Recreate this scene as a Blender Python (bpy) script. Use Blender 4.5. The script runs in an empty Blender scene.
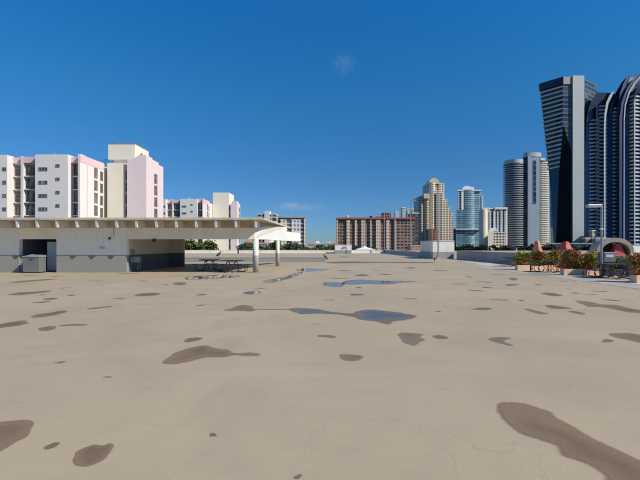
import bpy, bmesh, math, random
from mathutils import Vector, Matrix, noise as mn
R = math.radians
sc = bpy.context.scene
COL = sc.collection
random.seed(11)
F, CX, HY, EYE = 400.0, 320.0, 246.0, 1.7

def px(x, Y): return (x - CX) / F * Y
def pz(y, Y): return EYE + (HY - y) / F * Y
def gd(x, y, z=0.0):
    d = (EYE - z) * F / (y - HY)
    return (px(x, d), d)

# ------------------------------------------------------------------ materials
def new_mat(name):
    m = bpy.data.materials.new(name); m.use_nodes = True
    nt = m.node_tree
    return m, nt, nt.nodes['Principled BSDF']
def N(nt, t, **kw):
    n = nt.nodes.new(t)
    for k, v in kw.items():
        if k.startswith('i_'): n.inputs[k[2:].replace('_', ' ')].default_value = v
        else: setattr(n, k, v)
    return n
def math_n(nt, op, a, b=None, clamp=False):
    n = nt.nodes.new('ShaderNodeMath'); n.operation = op; n.use_clamp = clamp
    for i, v in enumerate((a, b)):
        if v is None: continue
        if isinstance(v, (int, float)): n.inputs[i].default_value = v
        else: nt.links.new(v, n.inputs[i])
    return n.outputs[0]
def mix(nt, fac, a, b, blend='MIX'):
    n = nt.nodes.new('ShaderNodeMix'); n.data_type = 'RGBA'; n.blend_type = blend
    for s, v in ((n.inputs[0], fac), (n.inputs[6], a), (n.inputs[7], b)):
        if isinstance(v, (int, float)): s.default_value = v
        elif isinstance(v, tuple): s.default_value = (*v, 1)
        else: nt.links.new(v, s)
    return n.outputs[2]
def coord(nt, kind='Object'): return nt.nodes.new('ShaderNodeTexCoord').outputs[kind]
def noise_n(nt, vec, scale, detail=4, rough=.6, dist=0):
    n = N(nt, 'ShaderNodeTexNoise'); n.inputs['Scale'].default_value = scale
    n.inputs['Detail'].default_value = detail; n.inputs['Roughness'].default_value = rough
    n.inputs['Distortion'].default_value = dist
    nt.links.new(vec, n.inputs['Vector']); return n.outputs['Fac']
def ramp(nt, fac, lo, hi, a=0., b=1.):
    n = N(nt, 'ShaderNodeMapRange'); n.interpolation_type = 'SMOOTHSTEP'
    nt.links.new(fac, n.inputs['Value'])
    for k, v in (('From Min', lo), ('From Max', hi), ('To Min', a), ('To Max', b)): n.inputs[k].default_value = v
    return n.outputs['Result']
def scalev(nt, vec, s):
    n = N(nt, 'ShaderNodeMapping'); nt.links.new(vec, n.inputs['Vector']); n.inputs['Scale'].default_value = s
    return n.outputs[0]

def plain(name, c, rough=.6, metal=0, var=.15, scale=3., spec=.5, bump=0):
    m, nt, b = new_mat(name)
    v = coord(nt)
    f = noise_n(nt, v, scale, 5)
    d = tuple(x * (1 - var) for x in c); e = tuple(min(1, x * (1 + var)) for x in c)
    nt.links.new(mix(nt, ramp(nt, f, .3, .7), d, e), b.inputs['Base Color'])
    b.inputs['Roughness'].default_value = rough; b.inputs['Metallic'].default_value = metal
    b.inputs['Specular IOR Level'].default_value = spec
    if bump:
        bn = N(nt, 'ShaderNodeBump'); bn.inputs['Strength'].default_value = bump
        nt.links.new(noise_n(nt, v, scale * 12, 4), bn.inputs['Height']); nt.links.new(bn.outputs[0], b.inputs['Normal'])
    return m

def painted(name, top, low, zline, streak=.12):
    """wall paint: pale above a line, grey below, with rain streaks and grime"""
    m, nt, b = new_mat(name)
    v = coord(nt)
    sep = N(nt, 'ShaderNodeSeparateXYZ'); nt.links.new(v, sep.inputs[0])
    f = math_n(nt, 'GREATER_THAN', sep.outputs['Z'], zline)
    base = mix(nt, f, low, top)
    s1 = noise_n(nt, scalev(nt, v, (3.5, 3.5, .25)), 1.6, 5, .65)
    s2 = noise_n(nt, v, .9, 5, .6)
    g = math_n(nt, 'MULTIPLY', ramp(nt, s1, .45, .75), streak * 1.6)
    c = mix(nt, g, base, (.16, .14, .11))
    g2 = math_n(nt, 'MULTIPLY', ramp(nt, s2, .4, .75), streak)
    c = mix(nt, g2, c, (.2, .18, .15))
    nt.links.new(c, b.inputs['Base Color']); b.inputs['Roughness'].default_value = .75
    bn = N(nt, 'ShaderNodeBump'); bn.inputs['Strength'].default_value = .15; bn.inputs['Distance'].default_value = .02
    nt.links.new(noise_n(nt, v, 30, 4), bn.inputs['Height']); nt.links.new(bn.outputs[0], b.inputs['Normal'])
    return m

def facade(name, wall, glass, pz_, pu, wz=.35, wu=.25, rough=.15, blind=.35, wallvar=.08, metal=0., ox=0., oz=0.):
    """distant facade: storeys and bays of glass between wall bands, each pane a little different"""
    m, nt, b = new_mat(name)
    v = coord(nt)
    sep = N(nt, 'ShaderNodeSeparateXYZ'); nt.links.new(v, sep.inputs[0])
    u = math_n(nt, 'ADD', math_n(nt, 'ADD', sep.outputs['X'], math_n(nt, 'MULTIPLY', sep.outputs['Y'], 1.0)), 1000 + ox)
    w = math_n(nt, 'ADD', sep.outputs['Z'], 1000 + oz)
    un = math_n(nt, 'DIVIDE', u, pu); wn = math_n(nt, 'DIVIDE', w, pz_)
    fu = math_n(nt, 'FRACT', un); fw = math_n(nt, 'FRACT', wn)
    isw = math_n(nt, 'MAXIMUM', math_n(nt, 'LESS_THAN', fu, wu), math_n(nt, 'LESS_THAN', fw, wz))
    cmb = N(nt, 'ShaderNodeCombineXYZ')
    nt.links.new(math_n(nt, 'FLOOR', un), cmb.inputs[0]); nt.links.new(math_n(nt, 'FLOOR', wn), cmb.inputs[1])
    wnz = N(nt, 'ShaderNodeTexWhiteNoise'); nt.links.new(cmb.outputs[0], wnz.inputs['Vector'])
    g = mix(nt, math_n(nt, 'MULTIPLY', math_n(nt, 'POWER', wnz.outputs['Value'], 3.), blind), glass, (.55, .52, .46))
    nz = noise_n(nt, v, .08, 4)
    wc = mix(nt, math_n(nt, 'MULTIPLY', ramp(nt, nz, .35, .7), wallvar * 2), wall, tuple(x * .6 for x in wall))
    nt.links.new(mix(nt, isw, g, wc), b.inputs['Base Color'])
    nt.links.new(ramp(nt, isw, 0, 1, rough, .7), b.inputs['Roughness'])
    b.inputs['Metallic'].default_value = metal
    return m

def deck_mat():
    m, nt, b = new_mat('deck_coating')
    v = coord(nt)
    c0 = mix(nt, ramp(nt, noise_n(nt, v, .11, 5, .55), .3, .7), (.465, .368, .245), (.415, .333, .222))
    c1 = mix(nt, ramp(nt, noise_n(nt, v, .45, 6, .66, .8), .38, .72, 0, .6), c0, (.35, .29, .20))
    # trowel and squeegee sweeps
    sw = noise_n(nt, scalev(nt, v, (.5, 3.2, 1)), 1.1, 6, .7, 1.2)
    c2 = mix(nt, ramp(nt, sw, .5, .8, 0, .45), c1, (.46, .38, .25))
    lt = noise_n(nt, v, .22, 5, .6, 1.); c2 = mix(nt, ramp(nt, lt, .52, .7, 0, .4), c2, (.50, .42, .30))
    # dirt flecks
    fl = noise_n(nt, scalev(nt, v, (1.1, 2.0, 1)), 1.5, 4, .6, .5)
    c3 = mix(nt, ramp(nt, fl, .64, .78, 0, .5), c2, (.24, .19, .13))
    # faint tan and green algae blotches
    al = noise_n(nt, v, .35, 5, .7, 1.5)
    c4 = mix(nt, ramp(nt, al, .58, .75, 0, .35), c3, (.34, .26, .17))
    # hairline cracks
    vo = N(nt, 'ShaderNodeTexVoronoi'); vo.feature = 'DISTANCE_TO_EDGE'; vo.inputs['Scale'].default_value = .13
    wv = N(nt, 'ShaderNodeVectorMath'); wv.operation = 'ADD'
    nn = N(nt, 'ShaderNodeTexNoise'); nn.inputs['Scale'].default_value = .9; nn.inputs['Detail'].default_value = 6
    nt.links.new(v, nn.inputs['Vector'])
    sc_ = N(nt, 'ShaderNodeVectorMath'); sc_.operation = 'SCALE'; sc_.inputs['Scale'].default_value = 2.2
    nt.links.new(nn.outputs['Color'], sc_.inputs[0]); nt.links.new(v, wv.inputs[0]); nt.links.new(sc_.outputs[0], wv.inputs[1])
    nt.links.new(wv.outputs[0], vo.inputs['Vector'])
    cr = math_n(nt, 'MULTIPLY', ramp(nt, vo.outputs['Distance'], 0, .0035, 1, 0), ramp(nt, noise_n(nt, v, .25, 2), .46, .6))
    c5 = mix(nt, math_n(nt, 'MULTIPLY', cr, .3), c4, (.17, .14, .11))
    gr = noise_n(nt, v, 45, 3, .7)
    c6 = mix(nt, ramp(nt, gr, .3, .7, 0, .16), c5, (.2, .17, .13))
    nt.links.new(c6, b.inputs['Base Color'])
    nt.links.new(ramp(nt, sw, .3, .8, .62, .8), b.inputs['Roughness'])
    b.inputs['Specular IOR Level'].default_value = .22
    bn = N(nt, 'ShaderNodeBump'); bn.inputs['Strength'].default_value = .18; bn.inputs['Distance'].default_value = .01
    nt.links.new(math_n(nt, 'ADD', noise_n(nt, v, 6, 6, .7), gr), bn.inputs['Height']); nt.links.new(bn.outputs[0], b.inputs['Normal'])
    return m

def puddle_mat(name, edge, core, rough, spec, strength=.85, wet=0.):
    """damp concrete that dries from its rim inwards; wet > 0 leaves a film of standing water in the middle"""
    m, nt, b = new_mat(name)
    v = coord(nt)
    gv = N(nt, 'ShaderNodeNewGeometry').outputs['Position']
    at = N(nt, 'ShaderNodeAttribute'); at.attribute_name = 'inner'
    big = noise_n(nt, gv, .9, 4, .6, .6); fine = noise_n(nt, gv, 7, 5, .65); grit = noise_n(nt, gv, 40, 3, .7)
    d_ = math_n(nt, 'ADD', at.outputs['Fac'], math_n(nt, 'MULTIPLY', math_n(nt, 'SUBTRACT', fine, .5), .35))
    dk = math_n(nt, 'ADD', d_, math_n(nt, 'MULTIPLY', math_n(nt, 'SUBTRACT', big, .5), 3.0))
    c = mix(nt, ramp(nt, dk, .2, 1.5), edge, core)
    c = mix(nt, ramp(nt, grit, .35, .75, 0, .35), c, tuple(x * .6 for x in core))
    tide = math_n(nt, 'MULTIPLY', ramp(nt, d_, .02, .12), ramp(nt, d_, .12, .26, 1, 0))
    c = mix(nt, math_n(nt, 'MULTIPLY', tide, .35), c, tuple(x * .75 for x in edge))
    nt.links.new(c, b.inputs['Base Color'])
    b.inputs['Specular IOR Level'].default_value = spec
    if wet:
        wf = ramp(nt, math_n(nt, 'ADD', d_, math_n(nt, 'MULTIPLY', math_n(nt, 'SUBTRACT', big, .5), 1.6)), .2, .55)
        nt.links.new(ramp(nt, wf, 0, 1, .7, wet), b.inputs['Roughness'])
    else:
        nt.links.new(ramp(nt, fine, .3, .7, rough * .85, rough * 1.2), b.inputs['Roughness'])
    fac = ramp(nt, d_, -.04, .28, 0, strength)
    tr = N(nt, 'ShaderNodeBsdfTransparent'); ms = N(nt, 'ShaderNodeMixShader')
    nt.links.new(fac, ms.inputs[0]); nt.links.new(tr.outputs[0], ms.inputs[1]); nt.links.new(b.outputs[0], ms.inputs[2])
    nt.links.new(ms.outputs[0], nt.nodes['Material Output'].inputs['Surface'])
    return m

M = {}
M['deck'] = deck_mat()
M['walk'] = plain('pink_walk', (.56, .42, .32), .8, 0, .14, .7, .2, .1)
M['strip'] = plain('pale_screed', (.37, .35, .30), .8, 0, .12, .9, .4, .05)
M['earth'] = plain('far_ground', (.10, .11, .07), .9, 0, .4, .02)
M['damp'] = puddle_mat('damp_patch', (.27, .19, .12), (.185, .133, .09), .7, .13, .9)
M['damp_faint'] = puddle_mat('drying_patch', (.26, .21, .15), (.19, .16, .125), .7, .15, .75)
M['water'] = puddle_mat('water_film', (.19, .15, .11), (.19, .165, .135), .6, .32, .95, .045)
M['film'] = puddle_mat('shallow_film', (.20, .165, .12), (.105, .10, .08), .6, .17, .92, .2)
M['stain'] = puddle_mat('wet_fleck', (.24, .19, .13), (.17, .13, .09), .6, .2, .8)
M['pav'] = painted('pavilion_paint', (.90, .82, .68), (.27, .265, .235), 1.12, .07)
M['pavin'] = painted('pavilion_paint_shaded', (.68, .60, .49), (.10, .12, .145), 1.12, .08)  # darkened copy of the pavilion paint, shade under the roof put into its colour
M['roof'] = plain('roof_concrete', (.52, .45, .34), .85, 0, .18, 1.2, .2, .15)
M['beam'] = plain('beam_paint', (.90, .78, .58), .75, 0, .07, .8, .3)
M['white'] = plain('white_paint', (.70, .69, .665), .6, 0, .05, .8, .3)
M['col'] = painted('column_paint', (.70, .69, .67), (.36, .36, .35), 1.1, .05)
M['parw'] = plain('parapet_white', (.82, .77, .68), .8, 0, .12, .5, .2)
M['parg'] = plain('parapet_grey', (.40, .37, .35), .8, 0, .12, .5, .2)
M['cap'] = plain('parapet_cap', (.52, .40, .33), .8, 0, .15, .6, .2)
M['hut1'] = painted('hut_paint_near', (.90, .83, .74), (.34, .34, .33), .93)
M['hut2'] = painted('hut_paint_far', (.86, .79, .70), (.32, .32, .32), .75)
M['kerbg'] = painted('low_wall_paint', (.34, .33, .31), (.31, .30, .28), .25)
M['door'] = plain('door_grey', (.62, .63, .62), .5, 0, .06, .6)
M['dark'] = plain('recess_shade', (.10, .12, .16), .6, 0, .2, 1)  # dark colour stands in for the shade inside the pavilion opening
M['cabinet'] = plain('cabinet_grey', (.15, .17, .168), .5, 0, .08, 1.5)
M['lid'] = plain('cabinet_lid', (.24, .26, .255), .5, 0, .08, 1.5)
M['black'] = plain('black_plastic', (.02, .02, .022), .5, 0, .2, 5)
M['iron'] = plain('table_steel', (.045, .05, .055), .45, .3, .25, 4)
M['galv'] = plain('lamp_steel', (.36, .36, .36), .45, .5, .12, 3)
M['planter'] = plain('planter_pink', (.86, .56, .40), .8, 0, .12, 2.5, .2, .15)
M['soil'] = plain('soil', (.05, .035, .025), .95, 0, .3, 8)
for k, c in (('lf_g', (.09, .16, .025)), ('lf_y', (.40, .38, .05)), ('lf_o', (.50, .20, .05)), ('lf_r', (.36, .075, .045)),
             ('tr_a', (.05, .085, .022)), ('tr_b', (.11, .14, .03)), ('tr_c', (.03, .055, .02)), ('tr_d', (.022, .035, .018))):
    M[k] = plain('leaf_' + k, c, .55, 0, .3, .6, .3)
M['bark'] = plain('bark', (.12, .09, .06), .9, 0, .3, 3)
M['stonearch'] = plain('arch_plaster', (.40, .35, .28), .85, 0, .12, 1)
M['red'] = plain('red_paint', (.48, .07, .055), .5, 0, .15, 1)
M['coral'] = plain('coral_paint', (.58, .24, .16), .6, 0, .15, 1)
M['cwhite'] = painted('condo_white', (.76, .715, .685), (.76, .715, .685), -1000, .055)
M['ccream'] = painted('condo_cream', (.82, .75, .62), (.82, .75, .62), -1000, .055)
M['cpink'] = plain('condo_pink', (.76, .52, .53), .8, 0, .05, .12, .2)
M['cpinkw'] = painted('condo_pale_pink', (.78, .64, .64), (.78, .64, .64), -1000, .055)
M['frame'] = plain('window_frame', (.30, .28, .25), .5, .2, .1, 2)
M['rail'] = plain('balcony_rail', (.16, .15, .12), .5, .2, .15, 2)
def glass_mat(name, c, rough=.08, curtain=.75):
    m, nt, b = new_mat(name)
    v = coord(nt); oi = N(nt, 'ShaderNodeObjectInfo')
    ad = N(nt, 'ShaderNodeVectorMath'); ad.operation = 'ADD'
    nt.links.new(v, ad.inputs[0]); sc_ = N(nt, 'ShaderNodeVectorMath'); sc_.operation = 'SCALE'; sc_.inputs[0].default_value = (37, 11, 71)
    nt.links.new(oi.outputs['Random'], sc_.inputs['Scale']); nt.links.new(sc_.outputs[0], ad.inputs[1])
    f = noise_n(nt, scalev(nt, ad.outputs[0], (1.6, 1, .35)), .9, 3)
    nt.links.new(mix(nt, ramp(nt, f, .48, .62, 0, curtain), c, (.42, .37, .28)), b.inputs['Base Color'])
    b.inputs['Roughness'].default_value = rough
    return m
M['glass'] = glass_mat('condo_glass', (.09, .072, .045), .2)
M['glassb'] = glass_mat('blue_glass', (.008, .018, .05), .06, .0)
M['glasst'] = plain('dark_facet', (.002, .003, .004), .5, 0, .1, .1, .15)
M['rust'] = plain('rusty_edge', (.33, .22, .13), .9, 0, .3, 1)
M['slabw'] = plain('balcony_slab_white', (.55, .56, .57), .7, 0, .06, .1)
M['slabc'] = plain('balcony_slab_cream', (.78, .69, .54), .7, 0, .06, .1)
M['silver'] = plain('tower_panel', (.44, .47, .46), .5, .1, .05, .05)
M['navy'] = plain('navy_cladding', (.01, .02, .055), .3, 0, .2, .1)
M['redroof'] = plain('red_roof_edge', (.42, .10, .06), .8, 0, .15, .2)
M['fabric'] = plain('tent_fabric', (.75, .75, .73), .7, 0, .05, 1)
M['feather'] = plain('dark_feather', (.035, .028, .03), .7, 0, .3, 8)
M['featherb'] = plain('blue_black_feather', (.022, .026, .05), .6, 0, .3, 8)
M['gullw'] = plain('gull_white', (.72, .72, .72), .7, 0, .05, 8)
M['gullg'] = plain('gull_grey', (.10, .11, .12), .7, 0, .1, 8)
M['tileroof'] = plain('tile_roof', (.40, .17, .09), .8, 0, .2, .5)

# ------------------------------------------------------------------ mesh helpers
class MB:
    def __init__(s): s.v = []; s.f = []; s.m = []
    def add(s, vs, fs, mi=0):
        o = len(s.v); s.v += [tuple(v) for v in vs]; s.f += [tuple(i + o for i in f) for f in fs]; s.m += [mi] * len(fs)
    def box(s, x0, x1, y0, y1, z0, z1, mi=0):
        s.add([(x0, y0, z0), (x1, y0, z0), (x1, y1, z0), (x0, y1, z0), (x0, y0, z1), (x1, y0, z1), (x1, y1, z1), (x0, y1, z1)],
              [(0, 3, 2, 1), (4, 5, 6, 7), (0, 1, 5, 4), (1, 2, 6, 5), (2, 3, 7, 6), (3, 0, 4, 7)], mi)
        return s
    def prism(s, poly, z0, z1, mi=0):
        """poly (x,y) counter-clockwise, extruded in z"""
        n = len(poly)
        a = sum(poly[i][0] * poly[(i + 1) % n][1] - poly[(i + 1) % n][0] * poly[i][1] for i in range(n))
        if a < 0: poly = poly[::-1]
        s.add([(p[0], p[1], z0) for p in poly] + [(p[0], p[1], z1) for p in poly],
              [tuple(range(n - 1, -1, -1)), tuple(range(n, 2 * n))] + [(i, (i + 1) % n, n + (i + 1) % n, n + i) for i in range(n)], mi)
        return s
    def sheet_y(s, poly, y0, y1, mi=0):
        """poly (x,z) outline extruded along y"""
        n = len(poly)
        a = sum(poly[i][0] * poly[(i + 1) % n][1] - poly[(i + 1) % n][0] * poly[i][1] for i in range(n))
        if a < 0: poly = poly[::-1]
        s.add([(p[0], y0, p[1]) for p in poly] + [(p[0], y1, p[1]) for p in poly],
              [tuple(range(n)), tuple(range(2 * n - 1, n - 1, -1))] + [((i + 1) % n, i, n + i, n + (i + 1) % n) for i in range(n)], mi)
        return s
    def tube(s, pts, rad, seg=10, mi=0, sq=1.0):
        pts = [Vector(p) for p in pts]; n = len(pts)
        if isinstance(rad, (int, float)): rad = [rad] * n
        rings = []
        up = Vector((0, 0, 1))
        for i, p in enumerate(pts):
            t = (pts[min(i + 1, n - 1)] - pts[max(i - 1, 0)]).normalized()
            a = t.cross(up)
            if a.length < .05: a = t.cross(Vector((0, 1, 0)))
            a.normalize(); b = a.cross(t).normalized()
            rings.append([p + (a * math.cos(q) * sq + b * math.sin(q)) * rad[i] for q in [2 * math.pi * k / seg for k in range(seg)]])
        vs = [v for r in rings for v in r]
        fs = []
        for i in range(n - 1):
            for k in range(seg):
                k2 = (k + 1) % seg
                fs.append((i * seg + k, i * seg + k2, (i + 1) * seg + k2, (i + 1) * seg + k))
        fs.append(tuple(range(seg - 1, -1, -1))); fs.append(tuple((n - 1) * seg + k for k in range(seg)))
        s.add(vs, fs, mi); return s
    def build(s, name, mats, parent=None, bevel=0, smooth=False, loc=None, sub=None):
        me = bpy.data.meshes.new(name)
        bm = bmesh.new()
        vs = [bm.verts.new(v) for v in s.v]
        for f, mi in zip(s.f, s.m):
            try:
                g = bm.faces.new([vs[i] for i in f]); g.material_index = mi; g.smooth = smooth
            except ValueError: pass
        bmesh.ops.recalc_face_normals(bm, faces=bm.faces)
        if bevel:
            ed = [e for e in bm.edges if len(e.link_faces) == 2 and e.calc_face_angle(0) > .5]
            bmesh.ops.bevel(bm, geom=ed, offset=bevel, segments=2, affect='EDGES', profile=.5)
        bm.to_mesh(me); bm.free()
        if isinstance(mats, str): mats = [mats]
        for m in mats: me.materials.append(M[m])
        return link(name, me, parent, loc)
def link(name, me, parent=None, loc=None):
    o = bpy.data.objects.new(name, me); COL.objects.link(o)
    if parent: o.parent = parent
    if loc: o.location = loc
    return o
def tag(o, label=None, cat=None, group=None, kind=None):
    if label: o['label'] = label
    if cat: o['category'] = cat
    if group: o['group'] = group
    if kind: o['kind'] = kind
    return o
def thing(name, label, cat, loc=(0, 0, 0), rz=0, group=None):
    o = bpy.data.objects.new(name, None); COL.objects.link(o); o.empty_display_size = .2
    o.location = loc; o.rotation_euler = (0, 0, rz)
    return tag(o, label, cat, group)
def struct(o, label=None): return tag(o, label, None, None, 'structure')
def dup(o, loc=None, rz=None, label=None, scale=None, parent=None):
    c = o.copy(); COL.objects.link(c)
    if parent: c.parent = parent
    if loc is not None: c.location = loc
    if rz is not None: c.rotation_euler = (0, 0, rz)
    if scale is not None: c.scale = scale
    if label: c['label'] = label
    for ch in list(o.children): dup(ch, parent=c)
    return c

# ------------------------------------------------------------------ setting
GZ = -14.0
g = MB(); g.add([(-6000, -2000, GZ), (6000, -2000, GZ), (6000, 9000, GZ), (-6000, 9000, GZ)], [(0, 1, 2, 3)])
struct(g.build('ground', 'earth'))
d = MB(); d.prism([(-45, -12), (18.6, -12), (18.6, 59.3), (15.6, 59.3), (15.6, 94.6), (-45, 94.6)], GZ - .5, 0)
struct(d.build('deck', 'deck'))
d = MB(); d.box(18.62, 110, -12, 150, GZ - .5, -.02)
struct(d.build('neighbouring_deck', 'deck'))
def flat(name, pts, z, mat):
    m = MB(); n = len(pts); m.add([(p[0], p[1], z) for p in pts], [tuple(range(n))]); return m.build(name, mat)
struct(flat('walkway', [(13.9, 5), (18.0, 5), (18.0, 58.6), (17.9, 52.9), (17.5, 48), (14.6, 36), (14.1, 22)][:1] + [(18.0, 5), (18.0, 52.9), (17.4, 48.2), (14.5, 36), (14.15, 22)], .004, 'walk'))
struct(flat('pale_strip', [(12.6, 5), (13.9, 5), (14.15, 22), (14.5, 36), (17.4, 48.2), (15.7, 45.5), (12.45, 31), (12.6, 18)], .008, 'strip'))

def wall_thing(name, label, cat, polyc, h, mat, capmat, cap=.06, over=.03, base=(0, 0)):
    t = thing(name, label, cat, (*base, 0))
    poly = [(p[0] - base[0], p[1] - base[1]) for p in polyc]
    MB().prism(poly, 0, h - cap).build('wall_body', mat, t)
    cx = sum(p[0] for p in poly) / len(poly); cy = sum(p[1] for p in poly) / len(poly)
    pc = [(p[0] + over * (1 if p[0] > cx else -1), p[1] + over * (1 if p[1] > cy else -1)) for p in poly]
    MB().prism(pc, h - cap, h).build('coping', capmat, t, bevel=.01)
    return t
wall_thing('parapet_wall', 'long white parapet wall at the far end of the deck', 'parapet', [(-45, 94), (15.3, 94), (15.3, 94.3), (-45, 94.3)], .74, 'parw', 'parw', base=(-15, 94))
wall_thing('parapet_wall', 'grey parapet wall with lit coping running along the right side beside the planters', 'parapet', [(18.0, 4), (18.3, 4), (18.3, 52.7), (18.0, 52.7)], 1.1, 'parg', 'cap', base=(18, 30))
wall_thing('parapet_wall', 'grey side parapet running back behind the near white hut', 'parapet', [(15.0, 59.4), (15.3, 59.4), (15.3, 93.9), (15.0, 93.9)], .86, 'parg', 'parw', base=(15, 75))
wall_thing('low_wall', 'low grey kerb wall crossing the deck behind the pavilion columns', 'low wall', [(-30, 42.4), (.55, 42.4), (.55, 42.8), (-30, 42.8)], .5, 'kerbg', 'parg', base=(-10, 42))
k = MB(); k.box(15.0, 15.35, 59.6, 93, .004, .10); k.box(14.45, 14.98, 59.6, 93.2, .004, .1)
tag(k.build('kerb', 'parw'), 'pale low kerb along the foot of the far side parapet', 'kerb')

# ------------------------------------------------------------------ puddles
def smooth_poly(pts, n=5):
    out = []; L = len(pts)
    for i in range(L):
        p0, p1, p2, p3 = [Vector(pts[(i + k) % L]) for k in (-1, 0, 1, 2)]
        for j in range(n):
            t = j / n
            out.append(.5 * ((2 * p1) + (-p0 + p2) * t + (2 * p0 - 5 * p1 + 4 * p2 - p3) * t * t + (-p0 + 3 * p1 - 3 * p2 + p3) * t ** 3))
    return out
def puddle_mesh(name, pixs, mat, z, objs=None, rough=.07):
    W = [Vector(gd(x, y)) for x, y in pixs]
    P = smooth_poly(W, 6)
    c = sum(P, Vector((0, 0))) / len(P)
    size = max((p - c).length for p in P)
    Q = []
    for p in P:
        q = (p - c)
        a = mn.noise(Vector((p.x * 1.7, p.y * 1.7, size))) * rough * min(1.2, size) + mn.noise(Vector((p.x * 5, p.y * 5, 3))) * .55 * rough * min(1, size)
        Q.append(p + q.normalized() * a)
    from mathutils.geometry import delaunay_2d_cdt
    poly = [Vector((q.x - c.x, q.y - c.y)) for q in Q]
    n = len(poly)
    area = abs(sum(poly[i].x * poly[(i + 1) % n].y - poly[(i + 1) % n].x * poly[i].y for i in range(n))) / 2
    W_ = min(.42, .26 * math.sqrt(area))
    def inside(p):
        k = False
        for i in range(n):
            a, b = poly[i], poly[i - 1]
            if (a.y > p.y) != (b.y > p.y) and p.x < (b.x - a.x) * (p.y - a.y) / (b.y - a.y) + a.x: k = not k
        return k
    def dist(p):
        best = 1e9
        for i in range(n):
            a, b = poly[i - 1], poly[i]
            ab = b - a; L2 = ab.length_squared
            t = 0 if L2 == 0 else max(0, min(1, (p - a).dot(ab) / L2))
            best = min(best, (p - a - ab * t).length)
        return best
    xs_ = [p.x for p in poly]; ys_ = [p.y for p in poly]
    dx, dy = max(xs_) - min(xs_), max(ys_) - min(ys_)
    st = max(W_ / 3.2, math.sqrt(dx * dy / 1400))
    pts, dd_ = list(poly), [0.0] * n
    y_ = min(ys_) + st / 2; row_ = 0
    while y_ < max(ys_):
        x_ = min(xs_) + (st / 2 if row_ % 2 else 0)
        while x_ < max(xs_):
            p = Vector((x_, y_))
            if inside(p):
                q = dist(p)
                if q > st * .3: pts.append(p); dd_.append(min(1, q / W_))
            x_ += st
        y_ += st * .87; row_ += 1
    res = delaunay_2d_cdt(pts, [], [list(range(n))], 1, 1e-6)
    vo, fo, orig = res[0], res[2], res[3]
    me = bpy.data.meshes.new(name)
    me.from_pydata([(v.x, v.y, 0) for v in vo], [], fo)
    at = me.attributes.new('inner', 'FLOAT', 'POINT')
    for i, o_ in enumerate(orig): at.data[i].value = dd_[o_[0]] if o_ else 0
    me.update()
    if me.polygons and me.polygons[0].normal.z < 0: me.flip_normals()
    me.materials.append(M[mat])
    return link(name, me, None, (c.x, c.y, z))
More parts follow.
